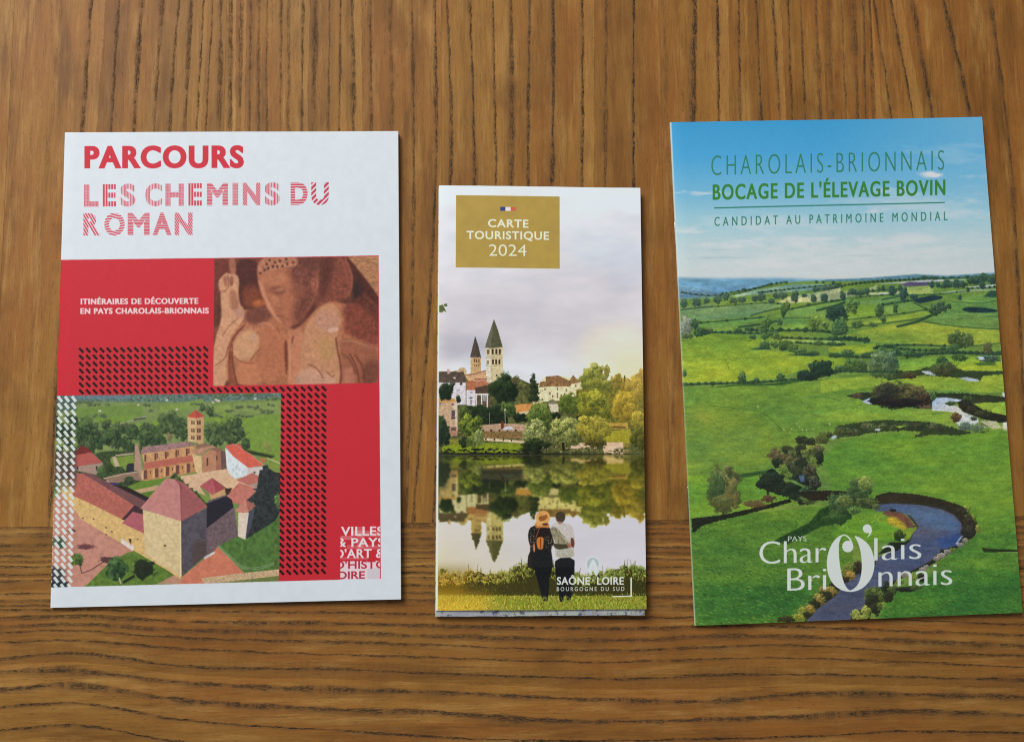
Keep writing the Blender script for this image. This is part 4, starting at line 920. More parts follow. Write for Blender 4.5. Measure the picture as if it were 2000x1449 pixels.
    flecks(Q, (90, 480, 1000, 330, 1600, 420, 1500, 900, 1200, 1300, 900, 1400, 140, 1400), 2300, 5.0, (44, 88, 34), (122, 164, 66), .7)
    flecks(R, (1300, 500, 1760, 420, 1800, 1280, 450, 1320, 600, 1090, 1000, 900), 2100, 4.6, (40, 92, 36), (110, 156, 66), .7)
    flecks(Q, (70, 0, 700, 0, 1000, 240, 500, 300, 100, 380), 500, 4, (70, 120, 40), (140, 178, 70), .6)
    flecks(O, (80, 330, 1900, 200, 1900, 780, 1340, 940, 900, 1300, 120, 1440), 1200, 4.0, (84, 128, 48), (140, 170, 70), .55)
    # hedge lines
    HD = (40, 74, 58)
    def hedge(f, v, w_=1.6, c=HD, bumps=0, bl=(70, 104, 64), a=.95):
        P_ = f(*v)
        S.line(P_, w_, c, a, soft=.35)
        if bumps:
            sp = smooth(P_, 3, False)
            for x, y in sp[::max(1, int(len(sp)/bumps))]:
                S.blob(x+rng.uniform(-1, 1), y-w_*.4, w_*rng.uniform(.8, 1.7)+1, w_*rng.uniform(.6, 1.2)+.8, (32, 52, 44), bl, rough=.5, seed=rng.randrange(9))
    for f, v, w_, b in ((M, (110, 800, 300, 770, 460, 758), 2.2, 0), (M, (460, 760, 800, 735, 1050, 712, 1280, 728), 1.4, 6), (M, (340, 940, 600, 920, 900, 890, 1100, 870), 1.8, 5), (M, (900, 860, 1100, 800, 1270, 770), 2.2, 0), (M, (1300, 800, 1500, 750, 1913, 680), 2.4, 4), (M, (1280, 880, 1600, 882), 1.4, 0),
                       (M, (430, 1050, 640, 1050, 860, 1060, 1080, 1060), 2.6, 10), (M, (760, 990, 1000, 960, 1200, 920), 3.4, 0), (M, (860, 1020, 1200, 1030, 1600, 1020, 1913, 1060), 4.0, 14), (M, (1640, 800, 1913, 730), 4, 0), (M, (1250, 1110, 1600, 1120, 1913, 1130), 2.6, 10), (M, (1420, 1165, 1700, 1180, 1913, 1190), 2.2, 10),
                       (M, (120, 600, 400, 640, 700, 620, 940, 560, 1130, 500), 1.6, 16), (M, (580, 610, 900, 560, 1280, 480), 1.3, 10), (M, (1000, 600, 1400, 550, 1913, 500), 1.6, 14),
                       (N, (0, 680, 180, 660), 2.2, 0), (N, (0, 760, 180, 690), 4, 0), (N, (300, 640, 560, 612, 800, 612), 1.5, 5), (N, (570, 665, 800, 620), 2.6, 0), (N, (590, 720, 760, 690, 940, 670, 1250, 640), 2.4, 4), (N, (930, 690, 1000, 730, 1070, 770), 1.8, 0), (N, (190, 890, 500, 855, 800, 820, 1070, 770), 1.8, 3),
                       (N, (200, 980, 560, 935, 700, 912, 1000, 880, 1150, 820), 1.8, 0), (N, (740, 965, 900, 930, 1050, 880, 1180, 810), 4.6, 0), (N, (1050, 905, 1300, 950, 1600, 980, 1880, 992), 1.6, 0), (N, (500, 1210, 560, 1180, 900, 1165, 1300, 1180), 2.4, 8), (N, (1480, 1190, 1700, 1170, 1890, 1145), 1.4, 0),
                       (N, (640, 1190, 900, 1230, 1200, 1230, 1400, 1210), 2.6, 12), (N, (0, 1110, 200, 1100, 420, 1130), 4.6, 10), (N, (0, 1165, 150, 1165), 2.6, 5), (N, (380, 1300, 600, 1260, 900, 1290, 1300, 1250, 1890, 1270), 4.5, 26), (N, (0, 1290, 200, 1300, 480, 1310), 3, 10), (N, (1350, 690, 1500, 690, 1640, 710, 1860, 670), 1.2, 0), (N, (860, 610, 1200, 605, 1560, 560), 1.4, 5),
                       (N, (0, 540, 300, 480, 700, 450, 1100, 430, 1850, 400), 2.2, 26), (N, (200, 600, 440, 570, 800, 540), 2, 8), (N, (1250, 520, 1500, 500), 4, 8), (N, (1560, 460, 1850, 430), 5, 14), (N, (1530, 540, 1850, 520), 1.6, 6), (N, (1700, 850, 1870, 850), 1.0, 0), (N, (1400, 880, 1480, 870), 1, 0)):
        hedge(f, v, w_, bumps=b)
    p(N, 1460, 760, 1560, 742, 1700, 750, 1860, 775, 1860, 800, 1700, 812, 1500, 800, c=(34, 62, 62), soft=.6, sm=1); p(N, 930, 680, 960, 650, 1150, 610, 1250, 625, 1240, 655, 1000, 705, c=(36, 62, 66), soft=.6); p(N, 1700, 630, 1780, 560, 1860, 560, 1860, 640, c=(44, 82, 66), soft=.8)
    # single trees in the distance
    def tr(f, x, y, rx, ry, d=(34, 58, 42), l=(98, 136, 72), **k_):
        cx, cy = f(x, y)[0]
        S.blob(cx, cy, rx, ry, d, l, rough=.4, seed=rng.randrange(9), **k_)
        if rx > 5:
            for _ in range(int(rx)):
                a = rng.random()*6.283; q_ = .3+.6*rng.random()
                S.blob(cx+math.cos(a)*rx*q_, cy+math.sin(a)*ry*q_, rx*.34, ry*.32, d, tuple(min(255, int(v*(1.05-.2*math.sin(a)))) for v in l), rough=.5, seed=rng.randrange(9), alpha=.85)
    for x, y, rx, ry in ((150, 720, 8, 8), (290, 710, 9, 9), (400, 690, 6, 7), (520, 680, 9, 8), (620, 650, 8, 6), (700, 690, 9, 6), (800, 680, 9, 6), (950, 660, 7, 7), (1020, 650, 10, 8), (1190, 630, 7, 7), (1260, 630, 9, 7), (1400, 640, 8, 12), (1500, 630, 6, 4), (1610, 660, 6, 9), (1730, 650, 7, 9), (1640, 560, 9, 5), (1740, 550, 9, 5), (1830, 530, 9, 5), (1130, 690, 7, 5), (820, 560, 5, 3), (1190, 490, 3, 3), (1300, 480, 4, 3), (1640, 475, 4, 3), (1720, 475, 4, 3), (1830, 480, 5, 4)):
        tr(M, x, y, rx, ry, d=(42, 66, 62), l=(84, 118, 84))
    tr(M, 1270, 800, 6, 15, l=(84, 130, 70)); tr(M, 1310, 740, 6, 9, l=(130, 166, 76)); tr(M, 1080, 930, 9, 11, l=(132, 172, 74)); tr(M, 1230, 930, 6, 7, l=(110, 150, 90)); tr(M, 1620, 930, 11, 13, l=(142, 178, 72)); tr(M, 1740, 960, 8, 8, l=(140, 176, 80)); tr(M, 1040, 1010, 9, 8); tr(M, 760, 1030, 8, 5)
    tr(M, 170, 990, 13, 22, d=(84, 96, 78), l=(160, 168, 140)); tr(M, 190, 1090, 12, 6, d=(50, 70, 48), l=(110, 130, 70)); tr(M, 300, 1040, 8, 10); tr(M, 370, 1050, 10, 7, l=(70, 100, 66)); tr(M, 270, 950, 8, 10, l=(96, 130, 80)); tr(M, 450, 1020, 6, 5, l=(140, 150, 90))
    tr(M, 920, 1100, 8, 5); tr(M, 1060, 1090, 10, 7); tr(M, 1150, 1060, 10, 9); tr(M, 1200, 1100, 12, 6); tr(M, 1060, 1190, 11, 9); tr(M, 1170, 1180, 10, 7); tr(M, 1300, 1200, 16, 11, l=(70, 104, 54)); tr(M, 1380, 1230, 12, 10); tr(M, 1480, 1270, 14, 7); tr(M, 1600, 1280, 12, 5); tr(M, 1660, 1170, 10, 5); tr(M, 1830, 1170, 6, 5); tr(M, 1850, 1300, 12, 5)
    p(M, 880, 1245, 1000, 1220, 1130, 1225, 1130, 1240, c=HD, soft=.5); p(M, 1300, 1300, 1500, 1285, 1700, 1300, 1600, 1318, c=HD, soft=.6)
    tr(M, 1850, 830, 20, 15, d=(28, 50, 52), l=(52, 84, 62)); tr(M, 1880, 960, 13, 14); 
    for x, y, rx, ry in ((140, 620, 6, 10), (260, 580, 10, 7), (340, 580, 8, 7), (410, 570, 6, 7), (540, 550, 4, 6), (590, 530, 4, 6), (690, 560, 9, 9), (780, 530, 5, 6), (820, 600, 8, 14), (930, 630, 8, 6), (1130, 490, 6, 8), (1200, 495, 5, 6), (1300, 480, 9, 8), (1400, 480, 9, 9), (1470, 490, 6, 8), (1600, 440, 12, 8), (1700, 420, 12, 9), (1790, 440, 10, 8), (1690, 500, 6, 8), (1440, 640, 4, 7), (1150, 420, 8, 4), (1050, 410, 8, 3)):
        tr(N, x, y, rx, ry, d=(38, 62, 58), l=(80, 116, 84))
    tr(N, 240, 720, 14, 17, l=(136, 174, 78)); tr(N, 90, 830, 17, 17, d=(24, 44, 48), l=(50, 82, 62)); tr(N, 110, 950, 14, 15, l=(96, 142, 84)); tr(N, 100, 1020, 18, 7); tr(N, 550, 790, 9, 14, l=(88, 122, 72)); tr(N, 590, 880, 6, 8, l=(92, 128, 76)); tr(N, 730, 750, 5, 12, l=(104, 140, 76)); tr(N, 1160, 780, 12, 11, l=(84, 112, 70)); tr(N, 1230, 740, 13, 11, l=(104, 132, 84)); tr(N, 1320, 730, 6, 6)
    tr(N, 300, 940, 12, 7); tr(N, 470, 940, 10, 5); tr(N, 1420, 1110, 18, 16, d=(40, 62, 40), l=(94, 118, 62)); tr(N, 1540, 1110, 11, 12, d=(50, 72, 44), l=(104, 128, 70)); tr(N, 1370, 1190, 12, 6); tr(N, 1750, 1200, 10, 12, d=(60, 70, 50), l=(104, 110, 64)); tr(N, 1250, 1200, 6, 6); tr(N, 590, 1220, 6, 8); tr(N, 730, 1230, 7, 6); tr(N, 870, 1270, 12, 8); 
    tr(N, 630, 1350, 22, 20, d=(54, 78, 58), l=(112, 140, 92)); tr(N, 350, 1390, 8, 12, d=(60, 84, 56), l=(110, 138, 84)); tr(N, 230, 1380, 12, 12, l=(112, 148, 64)); tr(N, 200, 1260, 14, 7); tr(N, 1250, 1350, 12, 10, l=(84, 122, 58)); tr(N, 1440, 1310, 16, 7, l=(90, 126, 56)); tr(N, 1760, 1320, 22, 7, d=(40, 60, 56), l=(96, 124, 96)); p(N, 1640, 1300, 1700, 1295, 1720, 1330, 1660, 1335, c=(196, 214, 222), soft=.4); p(N, 1590, 1370, 1800, 1350, 1850, 1390, 1650, 1400, c=(64, 104, 50), soft=1)
    # near hedge left of the centre
    hedge(O, (70, 310, 400, 295, 700, 290, 900, 285, 1200, 260, 1550, 230, 1750, 180, 1913, 140), 3.2, bumps=24); p(O, 360, 345, 600, 310, 1100, 290, 1300, 262, 1560, 240, 1200, 310, 1080, 315, 700, 320, c=(52, 92, 46), soft=.5)
    tr(O, 745, 225, 9, 11); tr(O, 905, 250, 6, 5); tr(O, 1180, 220, 9, 8); tr(O, 1440, 190, 13, 12, d=(26, 44, 44), l=(52, 78, 54)); tr(O, 1580, 130, 15, 16, d=(26, 44, 42), l=(60, 88, 56)); tr(O, 1690, 110, 15, 15, d=(24, 42, 42), l=(52, 80, 52)); tr(O, 1500, 210, 16, 8, d=(24, 40, 42), l=(48, 70, 50)); tr(O, 100, 180, 5, 8); tr(O, 100, 300, 8, 4)
    S.line(O(550, 30, 590, 90, 600, 150), 1.2, (84, 112, 44), .6); S.line(O(380, 540, 700, 575, 950, 600, 1060, 680, 1200, 820), 1.6, (78, 118, 44), .8); S.line(O(200, 630, 350, 670, 450, 760), 1.2, (96, 122, 48), .6); S.line(O(430, 860, 520, 940, 580, 1000), 1.2, (84, 118, 50), .5); S.line(O(1050, 435, 1400, 420, 1913, 410), 1, (96, 134, 50), .7); S.line(O(1500, 440, 1700, 440, 1860, 490), 2.5, (78, 122, 56), .7, soft=1)
    S.line(O(130, 1160, 400, 1170, 700, 1120), 3, (86, 124, 56), .4, soft=1.5); S.line(O(1420, 620, 1700, 610, 1913, 560), 3, (84, 132, 54), .4, soft=1.5)
    for x, y in ((920, 550), (1215, 810), (1300, 805), (1360, 742), (1425, 815), (1465, 810), (1730, 745), (1545, 805), (1390, 780), (1660, 235)):
        S.line(O(x-60, y+22, x, y+14), 1.2, (72, 104, 44), .7, sm=0); S.blob(*O(x, y)[0], 1.7, 1.3, (180, 184, 130), (206, 206, 160), rough=.3)
    # upper river
    WTR = (176, 196, 216)
    p(Pz, 900, 130, 1000, 95, 1300, 100, 1400, 140, 1830, 140, 1830, 170, 1600, 190, 1560, 250, 1380, 215, 1100, 195, 950, 180, 700, 230, 600, 235, 500, 210, 640, 150, c=(52, 70, 42), rough=1.5, cell=3); p(Pz, 930, 140, 1060, 140, 1090, 190, 980, 175, c=WTR, soft=.3); p(Pz, 1340, 215, 1420, 205, 1540, 230, 1560, 252, 1440, 250, c=WTR, soft=.3); tr(Pz, 1170, 110, 24, 14, d=(40, 46, 36), l=(96, 116, 60)); tr(Pz, 800, 190, 14, 6, d=(44, 42, 34), l=(84, 84, 50)); tr(Pz, 500, 90, 28, 26, d=(50, 72, 50), l=(110, 138, 88)); tr(Pz, 590, 180, 14, 10, l=(100, 124, 70)); tr(Pz, 300, 100, 8, 12, l=(90, 124, 64)); tr(Pz, 200, 80, 13, 12, l=(104, 140, 62)); tr(Pz, 60, 110, 12, 8)
    hedge(Pz, (0, 140, 300, 150, 700, 150), 3, bumps=12); S.line(Pz(40, 200, 250, 190, 500, 170), 3, (70, 120, 54), .6, soft=1)
    p(Pz, 110, 410, 280, 375, 450, 380, 600, 330, 1000, 380, 1400, 380, 1840, 420, 1840, 470, 1660, 480, 1470, 490, 1300, 480, 1200, 470, 1100, 430, 1080, 440, 1040, 550, 700, 530, 380, 505, 250, 440, c=(48, 60, 40), rough=1.5, cell=3)
    p(Pz, 285, 470, 385, 425, 395, 505, 340, 495, c=WTR, soft=.3)
    p(Pz, 1045, 480, 1090, 430, 1200, 425, 1370, 450, 1360, 475, 1220, 470, 1190, 500, 1320, 520, 1380, 580, 1480, 620, 1540, 650, 1560, 720, 1640, 740, 1600, 760, 1330, 740, 1310, 700, 1340, 600, 1200, 575, 1050, 570, c=WTR, soft=.4, tex=(3, .08, 3))
    p(Pz, 900, 510, 1030, 500, 1040, 550, 920, 545, c=(110, 92, 70), soft=1)
    tr(Pz, 640, 400, 42, 24, d=(32, 36, 32), l=(88, 98, 56)); tr(Pz, 780, 390, 26, 18, d=(32, 34, 30), l=(104, 108, 56)); tr(Pz, 880, 410, 24, 18, d=(36, 36, 30), l=(112, 110, 60)); tr(Pz, 560, 350, 20, 14, d=(34, 38, 34), l=(70, 74, 56)); tr(Pz, 960, 450, 14, 12, d=(44, 34, 30), l=(90, 70, 50)); tr(Pz, 1060, 400, 8, 10, l=(120, 150, 70)); tr(Pz, 500, 460, 24, 8, d=(28, 30, 32), l=(40, 42, 38)); tr(Pz, 700, 480, 40, 8, d=(30, 30, 32), l=(44, 42, 38)); tr(Pz, 240, 410, 10, 6, d=(70, 56, 44), l=(110, 90, 60))
    p(Pz, 1320, 480, 1400, 440, 1600, 560, 1700, 590, 1860, 620, 1860, 690, 1780, 700, 1600, 660, 1540, 640, 1380, 580, c=(36, 40, 34), soft=.5); tr(Pz, 1430, 430, 10, 5, l=(90, 120, 60)); tr(Pz, 1400, 500, 12, 10, d=(30, 34, 32), l=(56, 60, 44)); tr(Pz, 1480, 560, 12, 9, d=(30, 34, 32), l=(60, 64, 46)); tr(Pz, 1600, 610, 16, 9, d=(28, 34, 30), l=(64, 74, 46)); tr(Pz, 1240, 490, 10, 4, d=(40, 60, 40), l=(80, 104, 60)); tr(Pz, 1300, 640, 10, 9, d=(50, 40, 34), l=(96, 84, 56)); tr(Pz, 1490, 655, 7, 4, d=(40, 52, 50), l=(70, 90, 70)); tr(Pz, 1400, 740, 14, 9, d=(56, 80, 74), l=(120, 146, 130)); tr(Pz, 1530, 750, 12, 9, d=(56, 80, 64), l=(120, 150, 110)); tr(Pz, 1640, 700, 14, 6, d=(60, 84, 50), l=(120, 150, 80)); p(Pz, 1560, 680, 1740, 680, 1780, 740, 1860, 720, 1860, 750, 1700, 765, 1650, 740, c=(190, 200, 190), soft=.7, alpha=.7)
    p(Pz, 0, 740, 300, 690, 550, 670, 800, 680, 950, 690, 1060, 700, 1300, 760, 1500, 810, 1760, 765, 1600, 810, 1250, 835, 1050, 830, 860, 862, 820, 860, 950, 800, 700, 780, 400, 810, 200, 850, 0, 870, c=(50, 68, 42), rough=1.8, cell=3)
    for x, y in ((100, 790), (200, 800), (330, 740), (400, 750), (520, 740), (640, 760), (700, 740), (850, 730), (900, 740), (1060, 740), (1150, 760), (60, 780), (460, 770), (780, 740)):
        tr(Pz, x, y, 11, 7, d=(34, 42, 32), l=rng.choice([(96, 124, 72), (70, 84, 50), (84, 104, 66), (110, 120, 80)]))
    p(Pz, 430, 765, 490, 770, 480, 790, 430, 785, c=WTR, soft=.5); p(Pz, 640, 740, 780, 725, 700, 760, c=(130, 168, 60), soft=.6)
    S.line(Pz(1040, 605, 1180, 590), 3, (80, 120, 50), .7, soft=.5)
    # river-side wood, centre left
    p(O, 600, 1365, 750, 1310, 1000, 1275, 1100, 1260, 960, 1320, 700, 1365, c=(50, 88, 44), soft=.8); p(O, 880, 1449, 1000, 1300, 1080, 1240, 1240, 1380, 1600, 1300, 1620, 1449, 1500, 1560, 1200, 1560, c=(34, 44, 32), rough=2.2, cell=4)
    for x, y, rx, ry, d, l in ((1420, 930, 12, 9, 0, 0), (1260, 1040, 14, 9, 0, 0), (1500, 940, 13, 9, 0, 0), (1630, 930, 14, 9, 1, 1), (1120, 1090, 14, 12, 2, 2), (1200, 1130, 15, 12, 2, 2), (1330, 1090, 14, 11, 1, 1), (1420, 1050, 14, 14, 0, 0), (1510, 1080, 17, 14, 1, 3), (1600, 1050, 11, 12, 1, 2), (1300, 1210, 20, 15, 1, 2), (1130, 1180, 10, 10, 0, 0), (1420, 1200, 14, 14, 0, 0), (1560, 1180, 10, 14, 3, 3), (1620, 1130, 8, 14, 0, 0), (1210, 1270, 9, 14, 3, 3), (1250, 1350, 8, 12, 3, 3), (1400, 1330, 16, 14, 0, 0), (1500, 1290, 13, 16, 0, 2), (1330, 1420, 13, 14, 0, 0), (1560, 1400, 12, 14, 0, 2), (1650, 880, 10, 8, 3, 1), (1720, 870, 9, 6, 0, 1), (1840, 830, 12, 8, 1, 1)):
        D_ = ((28, 36, 30), (44, 54, 36), (62, 54, 40), (70, 90, 36))[d]; L_ = ((60, 72, 44), (100, 116, 62), (110, 108, 68), (140, 160, 64))[l]
        tr(O, x, y, rx, ry, d=D_, l=L_)
    p(O, 1740, 900, 1790, 870, 1820, 890, 1770, 920, c=WTR, soft=.6); p(O, 1380, 1330, 1440, 1320, 1450, 1400, 1400, 1400, c=(96, 116, 136), soft=1)
    # lower left: ditch, two trees
    p(Q, 100, 400, 250, 385, 400, 365, 600, 320, 800, 270, 1020, 215, 1040, 245, 900, 285, 600, 365, 380, 415, 200, 470, 110, 540, c=(34, 40, 28), rough=1.2, cell=3); tr(Q, 690, 260, 22, 7, d=(70, 60, 44), l=(120, 110, 60), alpha=.7)
    p(Q, 800, 60, 820, 60, 826, 210, 806, 210, c=(44, 44, 30), soft=.4); p(Q, 690, 85, 800, 0, 960, -20, 1180, 120, 1240, 260, 1180, 280, 980, 170, 940, 120, 840, 100, c=(40, 56, 32), alpha=.02)
    for x_, y_, rx_, ry_ in ((850, 30, 22, 13), (800, 60, 14, 8), (900, 70, 16, 10), (960, 110, 16, 11), (1020, 150, 16, 10), (1090, 190, 16, 10), (1150, 230, 14, 8), (760, 75, 12, 5), (880, 20, 14, 10), (1040, 120, 14, 8)):
        tr(Q, x_, y_, rx_, ry_, d=(28, 36, 30), l=(48, 62, 40))
    S.poly(Q(700, 80, 780, 30, 860, 0, 960, 0), (40, 56, 34), .1); tr(Q, 820, 215, 14, 7, d=(64, 48, 36), l=(110, 86, 56)); tr(Q, 1170, 160, 14, 14, d=(36, 50, 34), l=(84, 110, 60)); tr(Q, 1200, 220, 14, 9, d=(50, 66, 36), l=(120, 140, 70)); p(Q, 940, 30, 1040, 60, 1200, 130, 1150, 90, 1060, 40, c=(120, 160, 70), soft=.8)
    p(Q, 388, 250, 402, 250, 408, 370, 388, 370, c=(60, 50, 34), soft=.4)
    tr(Q, 400, 120, 31, 45, d=(54, 64, 38), l=(112, 118, 62)); tr(Q, 330, 130, 16, 34, d=(48, 70, 40), l=(88, 112, 56)); tr(Q, 478, 150, 13, 28, d=(84, 88, 44), l=(140, 130, 66), alpha=.8); tr(Q, 400, 250, 22, 14, d=(54, 66, 38), l=(104, 112, 60), alpha=.8)
    p(Q, 960, 560, 1200, 440, 1300, 320, 1420, 260, 1600, 300, 1600, 400, 1300, 480, 1000, 640, 870, 610, c=(38, 70, 34), soft=1.2, tex=(3, .2, 5)); 
    # the bend of the river
    p(R, -330, 150, 0, 135, 160, 145, 200, 200, 100, 240, 0, 230, -200, 230, c=(46, 42, 30), rough=1.0, cell=3)
    p(R, 400, 250, 430, 180, 560, 150, 820, 170, 1040, 215, 1240, 280, 1300, 330, 1370, 420, 1400, 500, 1340, 570, 1240, 640, 1130, 720, 1000, 800, 900, 860, 760, 900, 600, 1010, 480, 1100, 400, 1200, 360, 1350, 0, 1360, -250, 1370, -150, 1250, 0, 1130, 100, 990, 240, 900, 450, 780, 700, 620, 780, 540, 800, 460, 700, 340, 450, 330, c=(48, 46, 34), rough=1.0, cell=3)
    p(R, 410, 330, 460, 265, 600, 258, 840, 270, 1040, 310, 1160, 360, 1230, 440, 1250, 560, 1180, 650, 1040, 700, 950, 790, 800, 870, 640, 960, 500, 1030, 340, 1130, 320, 1230, 200, 1290, 180, 1350, -230, 1360, -120, 1240, 40, 1130, 130, 1010, 280, 900, 420, 830, 440, 760, 620, 700, 740, 620, 790, 520, 830, 480, 760, 370, 600, 330, c=(80, 90, 120), soft=.5, tex=(4, .06, 4))
    S.poly(R(440, 300, 600, 270, 1040, 320, 1200, 430, 1220, 540, 900, 470, 700, 350), (76, 112, 160), .7, soft=5); S.poly(R(1000, 600, 1240, 520, 1200, 640, 1040, 690), (52, 82, 140), .7, soft=3); S.poly(R(-200, 1360, 100, 1080, 320, 1080, 250, 1340), (70, 78, 104), .7, soft=5)
    S.line(R(1180, 640, 1220, 580, 1245, 555), 3, (200, 210, 220), .8, soft=.6)
    p(R, 480, 350, 560, 315, 680, 350, 740, 390, 780, 450, 820, 480, 770, 530, 740, 600, 690, 560, 700, 480, 600, 400, c=(104, 74, 62), soft=.8); p(R, 520, 400, 600, 380, 700, 450, 740, 520, 560, 460, c=(186, 168, 48), soft=2.5); tr(R, 590, 320, 7, 3, d=(30, 34, 34), l=(50, 54, 50)); p(R, 760, 490, 820, 470, 800, 510, 770, 530, c=(112, 146, 56), soft=.6); p(R, 700, 500, 770, 480, 760, 560, 740, 600, 690, 560, c=(116, 158, 48), soft=1.2)
    tr(R, 650, 560, 12, 12, d=(36, 50, 30), l=(60, 84, 40)); p(R, 560, 620, 720, 620, 640, 690, 440, 740, c=(40, 46, 34), soft=1)
    tr(R, 270, 130, 22, 22, d=(44, 64, 38), l=(100, 128, 62)); tr(R, 330, 70, 14, 14, d=(80, 100, 44), l=(158, 172, 76)); tr(R, 230, 200, 14, 16, d=(40, 56, 36), l=(80, 104, 54)); tr(R, 350, 250, 22, 10, d=(40, 50, 34), l=(100, 120, 60)); tr(R, 80, 290, 24, 26, d=(34, 56, 36), l=(80, 112, 60)); tr(R, 130, 230, 16, 10, d=(60, 76, 40), l=(132, 150, 76)); tr(R, 60, 400, 24, 12, d=(36, 62, 34), l=(62, 96, 48)); tr(R, 220, 320, 12, 8, l=(120, 156, 66)); tr(R, 430, 290, 8, 6, d=(60, 70, 44), l=(110, 120, 70)); p(R, 200, 380, 300, 350, 500, 360, 540, 440, 300, 440, c=(120, 164, 48), soft=2)
    for x, y, rx, ry, l in ((1280, 330, 8, 12, 1), (1330, 400, 10, 10, 1), (1380, 490, 8, 8, 2), (1300, 440, 12, 16, 0), (1230, 330, 12, 8, 0), (1290, 520, 14, 14, 0), (1260, 600, 7, 5, 3), (1220, 640, 7, 5, 3), (1100, 710, 10, 5, 3), (1040, 745, 9, 5, 3), (1000, 770, 7, 5, 3), (1050, 700, 4, 4, 0), (1150, 690, 8, 4, 2), (870, 870, 8, 4, 3), (900, 850, 6, 4, 3), (700, 920, 8, 6, 3), (760, 950, 8, 7, 2), (860, 950, 9, 9, 0), (650, 990, 8, 6, 1), (1010, 830, 6, 4, 1)):
        tr(R, x, y, rx, ry, d=((36, 36, 30), (64, 84, 40), (84, 96, 44), (110, 100, 86))[l], l=((64, 62, 48), (132, 160, 62), (150, 164, 70), (186, 176, 160))[l])
    p(R, 1420, 670, 1500, 680, 1780, 690, 1780, 708, 1600, 712, 1440, 712, c=(40, 56, 28), soft=.6); S.line(R(1560, 716, 1780, 712), 1.2, (140, 176, 80), .8, sm=0)
    for x, y, rx, ry, l in ((410, 1110, 18, 15, 1), (480, 1120, 9, 14, 1), (390, 1180, 14, 16, 0), (420, 1250, 10, 12, 0), (530, 1050, 10, 14, 0), (580, 1070, 10, 10, 1), (540, 1130, 10, 12, 0), (330, 1270, 10, 12, 3), (230, 1290, 9, 9, 3), (280, 1320, 14, 5, 3), (700, 1060, 20, 5, 0), (800, 1040, 14, 5, 1), (460, 1220, 6, 10, 1)):
        tr(R, x, y, rx, ry, d=((30, 36, 28), (46, 62, 32), 0, (84, 100, 40))[l], l=((52, 62, 40), (104, 126, 58), 0, (168, 180, 80))[l])
    for x, y, rx, ry, l in ((250, 860, 14, 12, 0), (180, 860, 12, 10, 1), (150, 930, 16, 11, 2), (200, 930, 9, 8, 2), (100, 900, 10, 8, 1), (60, 1010, 10, 8, 0), (30, 1060, 12, 9, 2), (-30, 1100, 12, 9, 0), (120, 970, 14, 6, 0), (-60, 1070, 10, 8, 2)):
        tr(R, x, y, rx, ry, d=((34, 32, 28), (60, 76, 36), (90, 80, 34))[l], l=((70, 62, 44), (120, 140, 60), (176, 152, 76))[l])
    for x, y, rx, ry, l in ((1450, 1030, 12, 10, 0), (1400, 1080, 12, 9, 2), (1350, 1120, 13, 9, 0), (1290, 1160, 12, 12, 2), (1240, 1200, 12, 10, 0), (1200, 1250, 12, 9, 2), (1140, 1270, 10, 10, 1), (1180, 1300, 10, 6, 0), (1100, 1320, 12, 7, 1), (1000, 1340, 14, 6, 0), (940, 1345, 9, 5, 0), (1480, 1000, 10, 8, 2)):
        tr(Q, x, y, rx, ry, d=((30, 34, 24), (84, 96, 32), (90, 78, 30))[l], l=((64, 70, 40), (164, 172, 64), (184, 160, 76))[l])
    n1 = S.noise(1.5, 3, 3, 1.7, .8)[...]; n2 = S.noise(6, 3, 5, 2.4, .8)[...]; n3 = S.noise(46, 3, 9, 2.6, .8)[...]
    land = np.clip((Y-(562-(X-1310)*.03))/4, 0, 1)
    gain = 1.03+land*(.03+.13*n1+.09*n2+.10*n3)
    S.img = np.clip(S.img*gain[..., None]*(1+land[..., None]*n3[..., None]*np.array([.10, 0, -.12], np.float32)), 0, 1).astype(np.float32)
    g_ = S.img.mean(-1, keepdims=True)
    S.img = np.where(land[..., None] > 0, np.clip(g_+(S.img-g_)*.90, 0, 1), S.img).astype(np.float32)
    S.poly([(1296, 232), (1310.5, 232), (1325, 545), (1342, 900), (1359.5, 1232), (1296, 1232)], (206, 222, 214), .85, soft=.3)
    # ---- title block
    T1 = Z(1300, 220, 5.573); GT = (54, 128, 92); GB = (62, 136, 60)
    S.text('CHAROLAIS-BRIONNAIS', 1389, 1841.5, 345, 333.0, 38.5, GT, weight=-.017, space=1.35, wide=.4, alpha=.92)
    S.text("BOCAGE DE L'ÉLEVAGE BOVIN", 1392, 1844, 392, 381, 29.5, GB, weight=.014, space=1.16, wide=1.2)
    S.poly([(1394.5, 407), (1844, 395), (1844, 397.3), (1394.5, 409.5)], (52, 132, 116))
    S.text('CANDIDAT AU PATRIMOINE MONDIAL', 1395, 1848, 443.5, 431, 17.3, (58, 132, 112), weight=-.002, space=1.75, wide=.4)
    # ---- logo
    LW = (222, 234, 232)
    S.text('Char', 1483, 1611, 1101.5, 1098, 44, LW, weight=-.016, wide=2.0, ref='C')
    S.text('Bri', 1537, 1611, 1153.5, 1151, 44, LW, weight=-.016, wide=2.0, ref='B')
    S.text('lais', 1706, 1796, 1094.5, 1091, 44, LW, weight=-.016, wide=2.0, ref='l')
    S.text('nnais', 1714, 1856, 1145.5, 1141.5, 44, LW, weight=-.016, wide=2.0, ref='l')
    S.text('PAYS', 1537.5, 1573, 1057.3, 1056.5, 10, (206, 222, 212), weight=-.008, wide=.5)
    # big O: two swelling crescents, a drop inside and an apostrophe
    S.poly(smooth(Q(1530, 548, 1480, 560, 1420, 620, 1375, 720, 1362, 830, 1378, 930, 1420, 1010, 1480, 1060, 1540, 1082, 1590, 1085), 2, False).tolist()+smooth(R(210, 1085, 150, 1055, 110, 960, 82, 800, 75, 650, 95, 580, 120, 552), 2, False).tolist(), LW)
